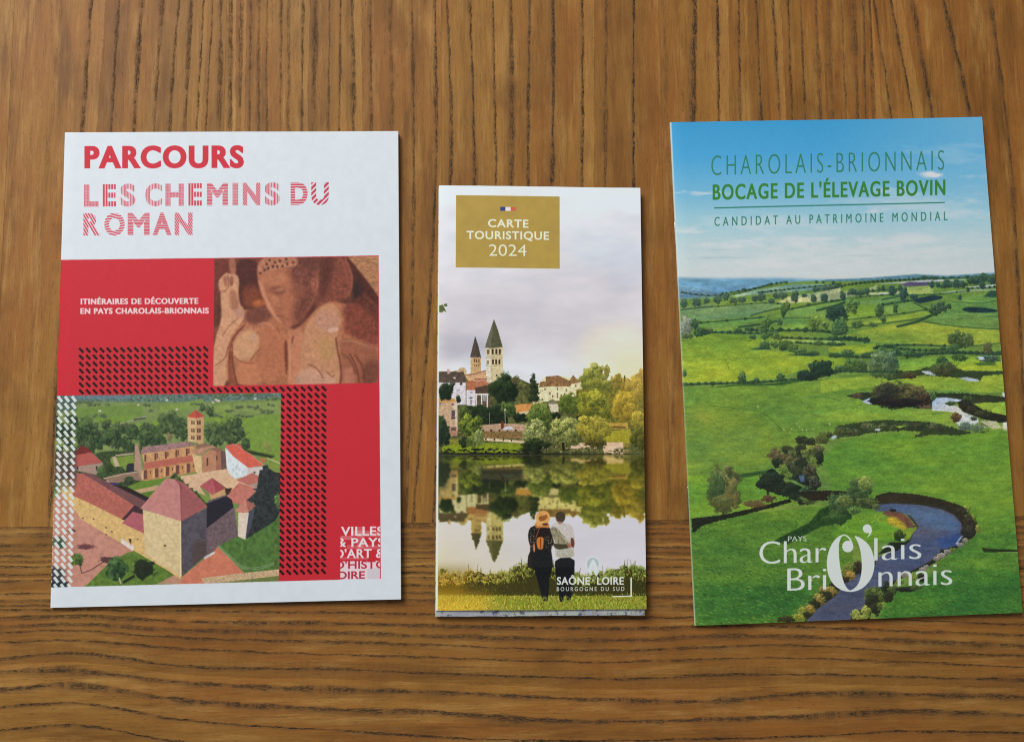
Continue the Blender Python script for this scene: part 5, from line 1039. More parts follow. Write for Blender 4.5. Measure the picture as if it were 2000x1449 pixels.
    S.poly(smooth(R(215, 555, 290, 580, 370, 650, 410, 760, 415, 850, 390, 950, 330, 1030, 260, 1075, 180, 1088, 150, 1075, 200, 1070, 260, 1020, 290, 920, 295, 800, 280, 690, 250, 600), 2).tolist(), LW)
    S.line(R(100, 562, 130, 550, 165, 568, 195, 610, 205, 660), 2.0, LW, w2=3.4)
    a = np.linspace(0, 2*np.pi, 30)
    c0 = R(162, 660)[0]; S.poly([(c0[0]+10.8*math.cos(q_), c0[1]+11.4*math.sin(q_)) for q_ in a], LW)
    c0 = R(345, 493)[0]; S.poly([(c0[0]+8.6*math.cos(q_), c0[1]+8.6*math.sin(q_)) for q_ in a], LW)
    S.poly(smooth(R(388, 490, 390, 520, 370, 560, 340, 582, 360, 550, 365, 520, 340, 520), 1).tolist(), LW)
    return S


# ------------------------------------------------------------------ materials
def new_mat(name, rough=0.5, spec=0.4):
    m = bpy.data.materials.new(name)
    m.use_nodes = True
    nt = m.node_tree
    b = nt.nodes['Principled BSDF']
    b.inputs['Roughness'].default_value = rough
    b.inputs['Specular IOR Level'].default_value = spec
    return m, nt, b


class NB:
    """short-hand for wiring shader nodes"""
    def __init__(self, nt): self.nt = nt
    def node(self, t, **k):
        n = self.nt.nodes.new(t)
        for a, v in k.items(): setattr(n, a, v)
        return n
    def put(self, sock, v):
        if hasattr(v, 'is_output'): self.nt.links.new(v, sock)
        else: sock.default_value = v
    def math(self, op, a, b=0.0, c=0.0, clamp=False):
        n = self.node('ShaderNodeMath', operation=op, use_clamp=clamp)
        for i, v in enumerate((a, b, c)): self.put(n.inputs[i], v)
        return n.outputs[0]
    def vec(self, x, y, z=0.0):
        n = self.node('ShaderNodeCombineXYZ')
        for i, v in enumerate((x, y, z)): self.put(n.inputs[i], v)
        return n.outputs[0]
    def noise(self, v, scale=1.0, detail=3, rough=.55):
        n = self.node('ShaderNodeTexNoise')
        self.put(n.inputs['Vector'], v); n.inputs['Scale'].default_value = scale; n.inputs['Detail'].default_value = detail; n.inputs['Roughness'].default_value = rough
        return n.outputs[0]
    def ramp(self, v, lo, hi, a=0.0, b=1.0):
        n = self.node('ShaderNodeMapRange', interpolation_type='SMOOTHSTEP')
        for i, q in enumerate((v, lo, hi, a, b)): self.put(n.inputs[i], q)
        return n.outputs[0]
    def mix(self, f, a, b, mode='MIX'):
        n = self.node('ShaderNodeMix', data_type='RGBA', blend_type=mode)
        self.put(n.inputs[0], f); self.put(n.inputs[6], a); self.put(n.inputs[7], b)
        return n.outputs[2]


def alb(r, g, b):
    c = s2l(np.array([r, g, b])/255.0)/LIGHT
    return (*[float(min(v, .92)) for v in c], 1.0)


def wood_material():
    m, nt, b = new_mat('oiled_oak', .48, .20)
    N = NB(nt)
    at = N.node('ShaderNodeAttribute', attribute_name='grain')          # x across, y along (cm), z board number
    sx = N.node('ShaderNodeSeparateXYZ'); nt.links.new(at.outputs['Vector'], sx.inputs[0])
    X, Y, Bd = sx.outputs
    ph = N.node('ShaderNodeAttribute', attribute_name='ring')           # x growth-ring number, y ring width (cm), z strength
    sp = N.node('ShaderNodeSeparateXYZ'); nt.links.new(ph.outputs['Vector'], sp.inputs[0])
    R, G, K = sp.outputs
    off = N.math('MULTIPLY', Bd, 7.31)
    fibre = lambda fx, fy, z=0.0, d=3, r=.6: N.noise(N.vec(N.math('MULTIPLY', X, fx), N.math('MULTIPLY', Y, fy), N.math('ADD', off, z)), 1.0, d, r)
    wob = N.math('MULTIPLY', N.math('SUBTRACT', fibre(1.2, .75, 3, 5, .70), .5), .22)
    wob2 = N.math('MULTIPLY', N.math('SUBTRACT', fibre(11, 4.5, 5, 3, .7), .5), .075)
    r = N.math('ADD', R, N.math('DIVIDE', N.math('ADD', wob, wob2), G))
    fr = N.math('SUBTRACT', N.math('FRACT', N.math('ADD', r, .5)), .5)
    rid = N.math('FLOOR', N.math('ADD', r, .5))
    wn = N.node('ShaderNodeTexWhiteNoise', noise_dimensions='2D'); nt.links.new(N.vec(rid, Bd), wn.inputs['Vector'])
    w1 = wn.outputs[0]
    d = N.math('MULTIPLY', fr, G)                                        # signed cm from the ring's pore line
    ad = N.math('ABSOLUTE', d)
    # width swings from ring to ring and along each ring
    along = N.ramp(N.noise(N.vec(N.math('MULTIPLY', rid, 3.7), N.math('MULTIPLY', Y, .30), off), 1.0, 4, .65), .32, .70, .35, 1.75)
    wid = N.math('MULTIPLY', N.math('ADD', .45, N.math('MULTIPLY', N.math('POWER', w1, 2.0), 1.0)), along)
    hw = N.math('ADD', .014, N.math('MULTIPLY', wid, .066))
    hw = N.math('MINIMUM', hw, N.math('MULTIPLY', G, .30))
    one = N.math('DIVIDE', d, hw)
    core = N.math('MULTIPLY', N.ramp(one, 1.25, .45), N.ramp(one, -1.9, -.1))   # sharp on one side, fading on the other
    # pores: short dark dashes crowded on the line
    por = fibre(34, 5.5, 11, 2, .6)
    por2 = fibre(15, 2.0, 13, 3, .7)
    brk = N.ramp(N.math('ADD', N.math('MULTIPLY', por, .5), N.math('MULTIPLY', por2, .5)), .42, .56)
    gaps = N.ramp(N.noise(N.vec(N.math('MULTIPLY', rid, 5.1), N.math('MULTIPLY', Y, 1.1), N.math('ADD', off, 17)), 1.0, 5, .72), .36, .52, .30, 1.0)
    line = N.math('MULTIPLY', N.math('MULTIPLY', core, gaps), N.math('ADD', .26, N.math('MULTIPLY', brk, .74)))
    line = N.math('MULTIPLY', line, K, clamp=True)
    # soft halo of early wood round each line
    halo = N.math('MULTIPLY', N.ramp(one, -5.0, .2), N.math('MULTIPLY', N.ramp(one, 1.6, .6), N.math('MULTIPLY', K, .36)))
    # ground colour
    c_och, c_red, c_brn, c_lt = alb(153, 110, 49), alb(150, 99, 44), alb(106, 70, 30), alb(184, 142, 78)
    c = N.mix(N.ramp(fibre(.38, .07, 21, 4), .36, .64), c_och, c_red)
    c = N.mix(N.math('MULTIPLY', N.ramp(fibre(1.1, .12, 23, 4, .65), .48, .72), .75), c, c_brn)
    c = N.mix(N.math('MULTIPLY', N.ramp(fibre(1.9, .2, 27, 4, .65), .48, .72), .62), c, c_lt)
    c = N.mix(N.math('MULTIPLY', N.ramp(N.noise(N.vec(N.math('MULTIPLY', X, .75), N.math('MULTIPLY', Y, .6), off), 1.0, 4, .6), .50, .72), .20), c, c_lt)
    c = N.mix(N.math('MULTIPLY', N.ramp(N.noise(N.vec(N.math('MULTIPLY', X, .5), N.math('MULTIPLY', Y, .28), N.math('ADD', off, 4)), 1.0, 3, .6), .50, .70), .40), c, c_brn)
    ringtone = N.node('ShaderNodeTexWhiteNoise', noise_dimensions='2D'); nt.links.new(N.vec(N.math('ADD', rid, 40.5), Bd), ringtone.inputs['Vector'])
    c = N.mix(N.math('MULTIPLY', N.ramp(ringtone.outputs[0], .35, 1.0), N.math('MULTIPLY', K, .42)), c, c_brn)
    c = N.mix(N.math('MULTIPLY', N.ramp(ringtone.outputs[0], .35, .0), N.math('MULTIPLY', N.ramp(fr, -.5, .35), .40)), c, c_lt)
    fine = N.math('ADD', .46, N.math('ADD', N.math('MULTIPLY', fibre(13, .6, 31, 5, .8), .64), N.math('MULTIPLY', fibre(24, 4.5, 33, 3, .75), .42)))
    c = N.mix(1.0, c, N.vec(fine, fine, fine), 'MULTIPLY')
    c = N.mix(halo, c, alb(112, 80, 48))
    streak = N.math('MULTIPLY', N.ramp(fibre(11, .45, 37, 5, .8), .55, .72), .60)
    c = N.mix(streak, c, alb(104, 66, 36))
    s2 = N.math('MULTIPLY', N.ramp(fibre(7.5, .28, 61, 5, .85), .56, .63), N.ramp(fibre(18, 5, 63, 3, .75), .40, .56))
    c = N.mix(N.math('MULTIPLY', s2, .55), c, alb(88, 62, 34))
    spk = N.math('MULTIPLY', N.ramp(fibre(16, 2.6, 51, 2, .6), .66, .74), .6)
    c = N.mix(spk, c, alb(84, 58, 34))
    c = N.mix(N.math('MULTIPLY', line, .95), c, N.mix(w1, alb(38, 31, 22), alb(62, 49, 33)))
    nt.links.new(c, b.inputs['Base Color'])
    rg = N.math('ADD', .50, N.math('ADD', N.math('MULTIPLY', line, .3), N.math('MULTIPLY', fibre(6, .8, 41), .12)))
    nt.links.new(rg, b.inputs['Roughness'])
    bp = N.node('ShaderNodeBump'); bp.inputs['Strength'].default_value = .35; bp.inputs['Distance'].default_value = .012
    h = N.math('SUBTRACT', N.math('MULTIPLY', fibre(30, 1.8, 43), .25), line)
    nt.links.new(h, bp.inputs['Height']); nt.links.new(bp.outputs[0], b.inputs['Normal'])
    return m


def paper_bump(nt, b, amount=.10, scale=55):
    N = NB(nt)
    tc = N.node('ShaderNodeTexCoord')
    bp = N.node('ShaderNodeBump'); bp.inputs['Strength'].default_value = amount; bp.inputs['Distance'].default_value = .01
    nt.links.new(N.math('ADD', N.noise(tc.outputs['Object'], scale, 3), N.math('MULTIPLY', N.noise(tc.outputs['Object'], .6, 2), 6.0)), bp.inputs['Height'])
    nt.links.new(bp.outputs[0], b.inputs['Normal'])


def plain_paper(name, c):
    m, nt, b = new_mat(name, .6, .3)
    N = NB(nt); tc = N.node('ShaderNodeTexCoord')
    n = N.noise(tc.outputs['Object'], 9, 4)
    nt.links.new(N.mix(N.math('MULTIPLY', n, .25), alb(*c), alb(*[v*.86 for v in c])), b.inputs['Base Color'])
    return m


def map_paper():
    """reverse of the map: pale print with road lines and coloured specks"""
    m, nt, b = new_mat('printed_map_paper', .6, .3)
    N = NB(nt); tc = N.node('ShaderNodeTexCoord')
    n = N.noise(tc.outputs['Object'], 3.2, 5, .7); n2 = N.noise(tc.outputs['Object'], 7.0, 3, .7); n3 = N.noise(tc.outputs['Object'], 1.3, 2)
    c = N.mix(N.ramp(n3, .4, .6), alb(176, 186, 182), alb(160, 166, 180))
    c = N.mix(N.math('MULTIPLY', N.ramp(n, .53, .60), .85), c, alb(70, 78, 104))
    c = N.mix(N.math('MULTIPLY', N.ramp(n2, .58, .64), .6), c, alb(150, 120, 70))
    nt.links.new(c, b.inputs['Base Color'])
    return m


def print_material(name, sheet, quad, w_cm, h_cm, rough, spec, dpc=72):
    w, h = int(w_cm*dpc), int(h_cm*dpc)
    a = np.clip(sheet.rectify(quad, w, h), 0, 1)
    lin = np.clip(s2l(a)/LIGHT, 0, .93)
    # stored as display values: 8-bit steps are too coarse in linear
    enc = np.where(lin <= .0031308, lin*12.92, 1.055*lin**(1/2.4)-.055)
    im = bpy.data.images.new(name+'_print', w, h, alpha=False)
    px = np.ones((h, w, 4), np.float32); px[..., :3] = enc
    im.pixels.foreach_set(px.ravel()); im.update(); im.pack()
    m, nt, b = new_mat(name, rough, spec*.6)
    N = NB(nt)
    ti = N.node('ShaderNodeTexImage', image=im, extension='EXTEND')
    uv = N.node('ShaderNodeUVMap', uv_map='print')
    nt.links.new(uv.outputs[0], ti.inputs[0])
    tc = N.node('ShaderNodeTexCoord')
    g = N.math('ADD', .955, N.math('MULTIPLY', N.noise(tc.outputs['Object'], 34, 3, .7), .09))
    nt.links.new(N.mix(1.0, ti.outputs[0], N.vec(g, g, g), 'MULTIPLY'), b.inputs['Base Color'])
    paper_bump(nt, b)
    return m


# ------------------------------------------------------------------ helpers for objects
def mesh_obj(name, verts, faces, mats, parent=None, mat_idx=None, uvs=None, smooth_=True):
    me = bpy.data.meshes.new(name)
    me.from_pydata(verts, [], faces)
    for m_ in mats: me.materials.append(m_)
    if mat_idx is not None: me.polygons.foreach_set('material_index', mat_idx)
    if uvs is not None:
        l = me.uv_layers.new(name='print')
        l.data.foreach_set('uv', np.array([uvs[v] for f in faces for v in f], np.float32).ravel())
    me.polygons.foreach_set('use_smooth', [smooth_]*len(faces))
    me.update()
    o = bpy.data.objects.new(name, me); COL.objects.link(o)
    if parent: o.parent = parent
    return o


def thing(name, label, cat, loc, rz, group=None):
    o = bpy.data.objects.new(name, None); COL.objects.link(o)
    o.empty_display_size = 1
    o.location = loc; o.rotation_euler = (0, 0, rz)
    o['label'] = label; o['category'] = cat
    if group: o['group'] = group
    return o


def sheet_solid(name, path, y0, y1, th, parent, mats, top_from=None, uv_w=1.0, uv_y=(0, 1), ny=14, wave=None, rag=0.0, seed=0, flat_idx=0):
    """a sheet of paper: a cross-section path (x,z) swept along y and given real thickness th.
    faces after path index top_from carry material 0 (print), the rest material 1"""
    P = np.array(path, float)
    t = np.gradient(P, axis=0); t /= np.hypot(t[:, 0], t[:, 1])[:, None]
    nrm = np.stack([-t[:, 1], t[:, 0]], 1)
    n = len(P); rnd = random.Random(seed)
    V = []; UV = []
    for side in (0.5, -0.5):
        for j in range(ny+1):
            v = j/ny; y = y0+(y1-y0)*v
            for i in range(n):
                x, z = P[i]+nrm[i]*side*th
                dz = wave(x/uv_w, v)*max(0, min(1, x/ (0.12*uv_w))) if wave else 0
                yy = y
                if rag and j in (0, ny): yy += rnd.uniform(-rag, rag)
                V.append((x, yy, z+dz)); UV.append((x/uv_w, (y-uv_y[0])/(uv_y[1]-uv_y[0])))
    F = []; MI = []
    o2 = n*(ny+1)
    def idx(s, j, i): return s*o2+j*n+i
    for j in range(ny):
        for i in range(n-1):
            F.append((idx(0, j, i), idx(0, j+1, i), idx(0, j+1, i+1), idx(0, j, i+1))); MI.append(0 if (top_from is not None and i >= top_from) else 1)
            F.append((idx(1, j, i), idx(1, j, i+1), idx(1, j+1, i+1), idx(1, j+1, i))); MI.append(1)
    for j, fl in ((0, 0), (ny, 1)):
        for i in range(n-1):
            q = (idx(0, j, i), idx(0, j, i+1), idx(1, j, i+1), idx(1, j, i)); F.append(q if not fl else q[::-1]); MI.append(1)
    for i, fl in ((0, 0), (n-1, 1)):
        for j in range(ny):
            q = (idx(0, j, i), idx(1, j, i), idx(1, j+1, i), idx(0, j+1, i)); F.append(q if not fl else q[::-1]); MI.append(1)
    me = bpy.data.meshes.new(name)
    me.from_pydata(V, [], F)
    for m_ in mats: me.materials.append(m_)
    me.polygons.foreach_set('material_index', MI)
    l = me.uv_layers.new(name='print'); l.data.foreach_set('uv', np.array([UV[v] for f in F for v in f], np.float32).ravel())
    nsm = 2*ny*(n-1)
    me.polygons.foreach_set('use_smooth', [k < nsm for k in range(len(F))])
    import bmesh
    bm = bmesh.new(); bm.from_mesh(me); bmesh.ops.recalc_face_normals(bm, faces=bm.faces)
    for e in bm.edges:
        if len(e.link_faces) == 2 and e.calc_face_angle(0) > .9: e.smooth = False
    bm.to_mesh(me); bm.free()
    o = bpy.data.objects.new(name, me); COL.objects.link(o); o.parent = parent
    return o


def u_path(w, zb, zt, zt_edge, curve=.35, nx=26, fold=None):
    """cross-section of a sheet folded at x = 0: back leaf, round fold, front leaf"""
    r = (zt-zb)/2 if fold is None else fold
    p = [(w-(w-r)*i/10, zb) for i in range(10)]
    cz = (zt+zb)/2
    for k in range(9):
        a = -math.pi/2-math.pi*k/8
        p.append((r+r*math.cos(a), cz+(zt-zb)/2*math.sin(a)))
    top = len(p)-5
    for i in range(1, nx+1):
        s_ = i/nx; x = r+(w-r)*s_
        z = zt+(zt_edge-zt)*s_**1.5+curve*math.sin(math.pi*min(s_*1.25, 1.0))**1.5*.1
        p.append((x, z))
    return p, top


def bar(name, pts, r, mat, parent):
    """a round wire through the points"""
    V = []; F = []; n = 8
    P = np.array(pts, float); T = np.gradient(P, axis=0)
    for p_, t_ in zip(P, T):
        t_ = t_/np.linalg.norm(t_); a = np.cross(t_, [0.3, 0.2, .9]); a /= np.linalg.norm(a); b_ = np.cross(t_, a)
        for k in range(n):
            q = 2*math.pi*k/n; V.append(tuple(p_+r*(math.cos(q)*a+math.sin(q)*b_)))
    for i in range(len(P)-1):
        for k in range(n): F.append((i*n+k, i*n+(k+1) % n, (i+1)*n+(k+1) % n, (i+1)*n+k))
    F.append(tuple(range(n))[::-1]); F.append(tuple(range((len(P)-1)*n, len(P)*n)))
    return mesh_obj(name, V, F, [mat], parent)


# ------------------------------------------------------------------ the table top
J0 = np.array(unproject(0, 1030)); J1 = np.array(unproject(2000, 1008))
ex = (J1-J0)/np.linalg.norm(J1-J0); ey = np.array([-ex[1], ex[0]]); O = np.array(unproject(1000, 1019))


def tab(px, py):
    d = np.array(unproject(px, py))-O
    return float(d@ex), float(d@ey)


YS = [0, 250, 600, 1020]
# growth rings of the long boards as read off the photograph: x at y = 0, 250, 600, 1020, strength
UP = [(-150, -170, -200, -240, .5), (-60, -80, -105, -130, .35), (60, 35, 0, -40, .22), (120, 100, 70, 35, .2), (179, 161, 120, 96, 1.0), (233, 217, 195, 180, .8), (277, 263, 250, 240, 1.0), (318, 301, 290, 280, .8), (350, 332, 322, 312, .9), (375, 361, 350, 342, .9), (399, 385, 375, 368, .9),
      (417, 402, 395, 390, .8), (432, 429, 424, 420, .8), (452, 450, 446, 444, .9), (471, 469, 466, 464, .7), (490, 488, 486, 484, .7), (506, 506, 504, 503, .7), (521, 520, 519, 518, .7), (551, 549, 548, 548, .8), (563, 562, 562, 562, .6), (592, 590, 590, 590, .9), (616, 612, 612, 612, .8), (644, 642, 642, 642, .7), (665, 663, 663, 663, .8),
      (688, 690, 690, 690, .9), (722, 725, 726, 727, .8), (764, 765, 764, 775, .6), (804, 808, 806, 793, .8), (850, 853, 839, 806, 1.0), (872, 881, 866, 845, 1.0), (918, 926, 928, 930, 1.1), (963, 968, 972, 975, .9), (998, 1000, 996, 994, .9), (1035, 1031, 1036, 1040, 1.0), (1080, 1080, 1070, 1064, 1.1), (1138, 1138, 1133, 1130, 1.1), (1184, 1182, 1186, 1190, .8), (1238, 1237, 1238, 1238, 1.2),
      (1297, 1303, 1320, 1305, .35), (1358, 1354, 1350, 1345, 1.3), (1401, 1404, 1400, 1398, 1.2), (1443, 1446, 1448, 1450, 1.0), (1478, 1487, 1490, 1494, 1.0), (1510, 1524, 1530, 1536, .9), (1540, 1547, 1556, 1564, .9), (1564, 1573, 1584, 1592, .8), (1594, 1603, 1612, 1620, .8), (1618, 1625, 1636, 1646, .5), (1643, 1653, 1664, 1674, .8), (1667, 1676, 1688, 1700, .8), (1687, 1692, 1706, 1720, .8), (1699, 1706, 1722, 1738, .8),
      (1704, 1745, 1790, 1830, .9), (1739, 1788, 1840, 1880, 1.0), (1781, 1823, 1870, 1910, 1.0), (1842, 1900, 1935, 1955, 1.1), (1935, 1968, 1990, 2010, .9), (2000, 2030, 2060, 2085, .4), (2090, 2120, 2150, 2180, .8), (2180, 2210, 2240, 2270, .8), (2270, 2300, 2330, 2360, .7), (2380, 2410, 2440, 2470, .7)]
XS = [0, 130, 350, 700, 850, 1025, 1250, 1400, 1550, 1750, 2000]
# growth rings of the cross board: y at XS
LOW = [(1032, 1031, 1031, 1029, 1028, 1027, 1022, 1021, 1020, 1018, 1014, .8), (1044, 1043, 1046, 1042, 1042, 1040, 1033, 1034, 1034, 1033, 1030, .7), (1067, 1066, 1062, 1054, 1052, 1048, 1042, 1044, 1045, 1045, 1042, .9), (1075, 1075, 1072, 1066, 1064, 1058, 1052, 1054, 1056, 1056, 1054, .5), (1086, 1084, 1082, 1078, 1078, 1074, 1069, 1072, 1072, 1070, 1068, .9),
       (1097, 1096, 1094, 1090, 1089, 1084, 1079, 1082, 1084, 1084, 1082, .7), (1106, 1106, 1106, 1106, 1106, 1098, 1091, 1094, 1096, 1096, 1096, .9), (1123, 1121, 1120, 1118, 1118, 1112, 1107, 1108, 1110, 1110, 1110, .9), (1135, 1132, 1129, 1127, 1127, 1124, 1121, 1124, 1126, 1126, 1126, .9), (1161, 1160, 1159, 1145, 1143, 1140, 1137, 1140, 1142, 1144, 1144, .9),
       (1175, 1174, 1172, 1160, 1158, 1162, 1167, 1168, 1170, 1172, 1176, .8), (1183, 1182, 1181, 1172, 1171, 1176, 1182, 1184, 1186, 1190, 1196, .8), (1190, 1190, 1192, 1197, 1200, 1203, 1207, 1205, 1205, 1209, 1220, .9), (1207, 1203, 1214, 1218, 1222, 1226, 1227, 1222, 1224, 1231, 1241, 1.0), (1226, 1220, 1230, 1237, 1243, 1247, 1250, 1242, 1244, 1250, 1263, .9),
       (1235, 1230, 1245, 1254, 1258, 1266, 1269, 1263, 1259, 1271, 1280, .9), (1254, 1250, 1265, 1279, 1283, 1290, 1291, 1286, 1284, 1291, 1302, .9), (1288, 1275, 1300, 1307, 1315, 1320, 1325, 1317, 1316, 1321, 1327, 1.0), (1311, 1309, 1332, 1347, 1351, 1360, 1368, 1370, 1355, 1355, 1361, 1.1), (1347, 1337, 1366, 1387, 1390, 1404, 1409, 1404, 1400, 1389, 1396, 1.1),
       (1381, 1372, 1404, 1428, 1438, 1446, 1445, 1441, 1439, 1428, 1430, 1.1), (1426, 1415, 1449, 1475, 1485, 1490, 1490, 1480, 1478, 1468, 1470, 1.1), (1470, 1460, 1490, 1515, 1525, 1530, 1530, 1520, 1518, 1510, 1515, 1.0), (1520, 1510, 1540, 1560, 1570, 1575, 1575, 1570, 1565, 1560, 1565, 1.0), (1570, 1560, 1590, 1605, 1610, 1615, 1615, 1610, 1610, 1605, 1610, 1.0)]


def spl(x, xp, fp):
    """smooth curve through the readings (Catmull-Rom), straight beyond them"""
    xp = np.asarray(xp, float); fp = np.asarray(fp, float)
    if xp[0] > xp[-1]: xp, fp = xp[::-1], fp[::-1]
    m_ = np.gradient(fp, xp)
    i = np.clip(np.searchsorted(xp, x)-1, 0, len(xp)-2)
    h = xp[i+1]-xp[i]; t = (x-xp[i])/h
    y = (2*t**3-3*t**2+1)*fp[i]+(t**3-2*t**2+t)*h*m_[i]+(-2*t**3+3*t**2)*fp[i+1]+(t**3-t**2)*h*m_[i+1]
    y = np.where(x < xp[0], fp[0]+(x-xp[0])*m_[0]*.4, y)
    return np.where(x > xp[-1], fp[-1]+(x-xp[-1])*m_[-1]*.4, y)


def ring_tables(rows, stations, upright):
    out = []
    for r_ in rows:
        q = [tab(v, s_) if upright else tab(s_, v) for v, s_ in zip(r_[:-1], stations)]
        a = [p_[0] if upright else p_[1] for p_ in q]; b_ = [p_[1] if upright else p_[0] for p_ in q]
        out.append((b_, a, r_[-1]))
    return out


WOOD = wood_material()
table = thing('table', 'brown oiled wooden tabletop with dark grain lines and a cross board along the near end', 'table', (float(O[0]), float(O[1]), 0), math.atan2(ex[1], ex[0]))
TH = 2.4


def plank(u0, u1, v0, v1, upright, tables, board, name='plank'):
    """one board, its upper face a fine grid that carries the growth-ring field"""
    e = .007
    du, dv = (.13, .55) if upright else (.55, .11)
    us = np.concatenate([[u0], np.linspace(u0+e, u1-e, max(int((u1-u0)/du), 4)), [u1]]); vs = np.concatenate([[v0], np.linspace(v0+e, v1-e, max(int((v1-v0)/dv), 4)), [v1]])
    nu, nv = len(us), len(vs)
    Zt = np.zeros((nv, nu)); Zt[0] = Zt[-1] = -e*.8; Zt[:, 0] = Zt[:, -1] = -e*.8
    UU, VV = np.meshgrid(us, vs)
    R_ = np.zeros((nv, nu)); G_ = np.zeros((nv, nu)); K_ = np.zeros((nv, nu))
    ax, al = (UU, VV) if upright else (VV, UU)
    alv = vs if upright else us
    L = np.array([spl(alv, t_[0], t_[1]) for t_ in tables])          # position of every ring at each station
    ks = np.array([t_[2] for t_ in tables])
    for j in range(len(alv)):
        q = np.argsort(L[:, j]); pos = np.maximum.accumulate(L[q, j]+np.arange(len(q))*1e-4); ids = np.arange(len(q), dtype=float)
        x = ax[j] if upright else ax[:, j]
        r_ = np.interp(x, pos, ids)
        lo = x < pos[0]; hi = x > pos[-1]
        r_ = np.where(lo, ids[0]+(x-pos[0])/1.1, r_); r_ = np.where(hi, ids[-1]+(x-pos[-1])/1.1, r_)
        gp = np.gradient(pos); g_ = np.clip(np.interp(x, pos, gp), .15, 2.0)
        k_ = np.interp(x, pos, ks[q])
        if upright: R_[j], G_[j], K_[j] = r_, g_, k_
        else: R_[:, j], G_[:, j], K_[:, j] = r_, g_, k_
    V = np.stack([UU.ravel(), VV.ravel(), Zt.ravel()], 1).tolist()
    F = [(j*nu+i, j*nu+i+1, (j+1)*nu+i+1, (j+1)*nu+i) for j in range(nv-1) for i in range(nu-1)]
    rim = [i for i in range(nu)]+[j*nu+nu-1 for j in range(1, nv)]+[(nv-1)*nu+i for i in range(nu-2, -1, -1)]+[j*nu for j in range(nv-2, 0, -1)]
    base = len(V)
    V += [(V[i][0], V[i][1], -TH) for i in rim]
    n = len(rim)
    F += [(rim[k], base+k, base+(k+1) % n, rim[(k+1) % n]) for k in range(n)]
    F.append(tuple(base+k for k in range(n))[::-1])
    o = mesh_obj(name, V, F, [WOOD], table, smooth_=False)
    me = o.data
    g = me.attributes.new('grain', 'FLOAT_VECTOR', 'POINT'); r2 = me.attributes.new('ring', 'FLOAT_VECTOR', 'POINT')
    A = np.stack([ax.ravel(), al.ravel(), np.full(nu*nv, float(board))], 1); B_ = np.stack([R_.ravel(), G_.ravel(), K_.ravel()], 1)
    A = np.vstack([A, A[rim]]); B_ = np.vstack([B_, B_[rim]])
    g.data.foreach_set('vector', A.astype(np.float32).ravel()); r2.data.foreach_set('vector', B_.astype(np.float32).ravel())
    return o


TU = ring_tables(UP, YS, True); TL_ = ring_tables(LOW, XS, False)
joint_px = [-820, -400, 22, 440, 862, 1289, 1707, 2140, 2560]
js = [tab(x_, 130)[0] for x_ in joint_px]
VT = tab(1000, 0)[1]+16
for k in range(len(js)-1):
    plank(js[k]+.0012, js[k+1]-.0012, .006, VT, True, TU, 1+k*1.7)
plank(js[0]+.004, js[-1]-.004, -14.5, 0, False, TL_, 23.0, 'end_board')

# ------------------------------------------------------------------ the three brochures
QUAD = {'L': [(127, 257), (777, 260), (785, 1167), (98, 1187)], 'C': [(860, 362), (1248, 367), (1265, 1190), (849, 1190)], 'R': [(1309, 241), (1915, 229), (1993, 1195), (1358, 1221)]}
PLACE = {'L': (-113.089, -10.112, .465, 148, 207.289), 'C': (15.771, 36.531, .447, 91.066, 186.873), 'R': (133.172, 108.701, .478, 146.547, 226.527)}
WHITE_P = plain_paper('white_paper', (214, 222, 226))
MAP_P = map_paper()
STEEL, _nt, _b = new_mat('staple_steel', .3, .5)
_b.inputs['Metallic'].default_value = 1.0; _b.inputs['Base Color'].default_value = (.55, .55, .56, 1)


def place(k):
    x, y, a, w, h = PLACE[k]
    cx, cy = rot_frame((x, y)); return cx, cy, a-ROLL, w*MM, h*MM


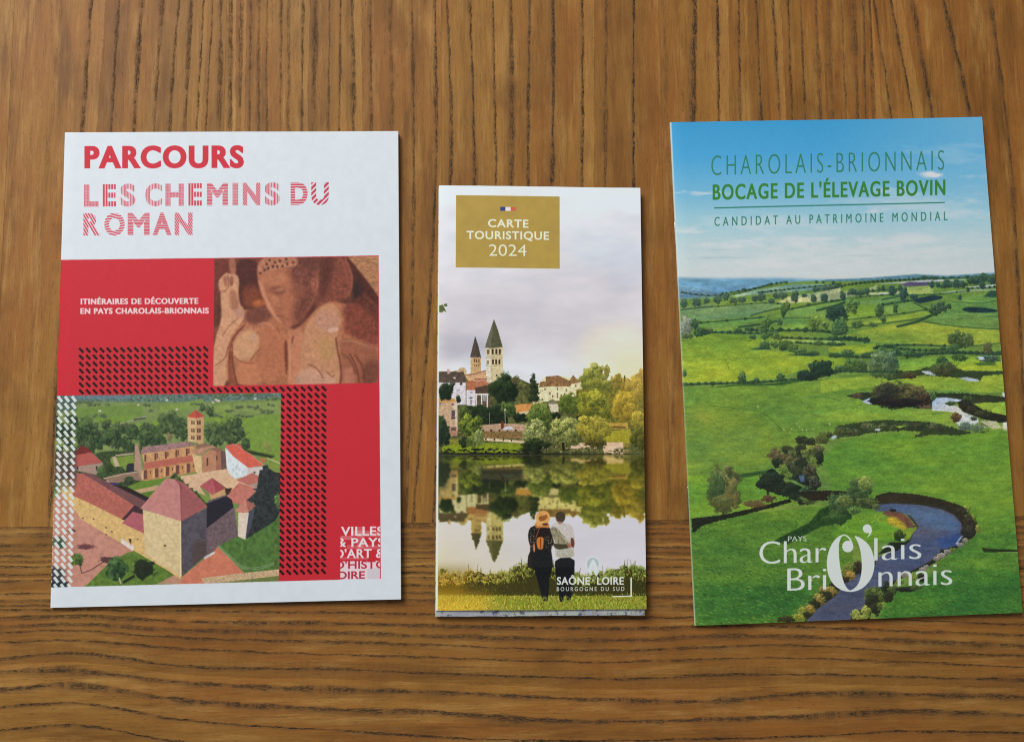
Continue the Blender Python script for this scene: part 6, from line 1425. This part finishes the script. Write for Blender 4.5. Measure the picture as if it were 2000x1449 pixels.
def booklet(k, name, label, art, T, rough, spec, wave, leaves):
    cx, cy, rz, w, h = place(k)
    c, s_ = math.cos(rz), math.sin(rz)
    t = thing(name, label, 'brochure', (cx-c*w/2+s_*h/2, cy-s_*w/2-c*h/2, 0), rz, 'tourist brochures laid out on the table')
    m_ = print_material(name+'_cover', art, QUAD[k], w, h, rough, spec)
    p_, top = u_path(w, .016, T, T+.07, fold=.05)
    sheet_solid('cover', p_, 0, h, .022, t, [m_, WHITE_P], top_from=top, uv_w=w, uv_y=(0, h), wave=wave, ny=20)
    for i in range(leaves):
        z = .045+(T-.085)*(i/(leaves-1)); f = i/(leaves-1)
        pp = [(.05+(w-.05-.06+.05*math.sin(math.pi*f))*q/16, z+(.03*(q/16)**1.5+.035*math.sin(math.pi*min(q/16*1.25, 1))**1.5)*f) for q in range(17)]
        sheet_solid('page', pp, .03, h-.03, .011, t, [WHITE_P, WHITE_P], uv_w=w, ny=8, seed=i,
                    wave=(lambda u, v, f=f: (wave(u, v)-.004)*f))
    for v in (.24, .77):
        y = h*v
        bar('staple', [(.05, y-.6, T*.5), (.003, y-.6, T*.52), (-.006, y-.5, T*.55), (-.008, y, T*.56), (-.006, y+.5, T*.55), (.003, y+.6, T*.52), (.05, y+.6, T*.5)], .022, STEEL, t)
    return t


booklet('L', 'tour_booklet', 'red and white booklet headed PARCOURS, with a stone carving and a priory from the air', art_left(), .17, .55, .3,
        lambda u, v: .012*math.sin(3*u+5*v)+.09*max((u-.5)/.5, 0)**2*(.35+.65*max((.55-v)/.55, 0)), 7)
booklet('R', 'valley_booklet', 'booklet whose whole cover is a green valley with a winding river under blue sky', art_right(), .19, .42, .4,
        lambda u, v: .012*math.sin(2.2*u+4*v+1)+.08*max((u-.5)/.5, 0)**2*(.4+.6*v), 7)

# the folded map: nested folded leaves, the lower ones showing below the front panel
cx, cy, rz, w, h = place('C')
c, s_ = math.cos(rz), math.sin(rz)
tmap = thing('tourist_map', 'narrow folded map with gold CARTE TOURISTIQUE box and a couple by a river', 'map', (cx-c*w/2+s_*h/2, cy-s_*w/2-c*h/2, 0), rz, 'tourist brochures laid out on the table')
mm_ = print_material('tourist_map_cover', art_centre(), QUAD['C'], w, h, .5, .35, dpc=84)
rnd = random.Random(5)
levels = 5; zz = .016; step = .078
for i in range(levels):
    front = i == levels-1
    zb, zt = zz+i*step, zz+i*step+step*.62
    below = 0.0 if front else (.20, .30, .23, .27)[i]; ww = w if front else w-(.20, .10, .15, .03)[i]; x0 = 0 if front else (-.02, -.035, -.02, -.03)[i]
    p_, top = u_path(ww, zb, zt, zt+(.03 if front else .01), curve=.25 if front else .1, nx=20)
    p_ = [(a+x0, b_) for a, b_ in p_]
    lab = sheet_solid('front_panel' if front else 'folded_leaf', p_, -below, h-(0 if front else .02*i), .016, tmap, [mm_ if front else MAP_P, WHITE_P if front else MAP_P], top_from=top, uv_w=ww, uv_y=(0, h), ny=40,
                wave=(lambda u, v, i=i: .006*math.sin(4*u+7*v+1.7*i)+.012*(1-v)*u*i+(.004*i*math.sin(9*u+i) if v < .05 else 0)), rag=.016 if not front else .006, seed=i)
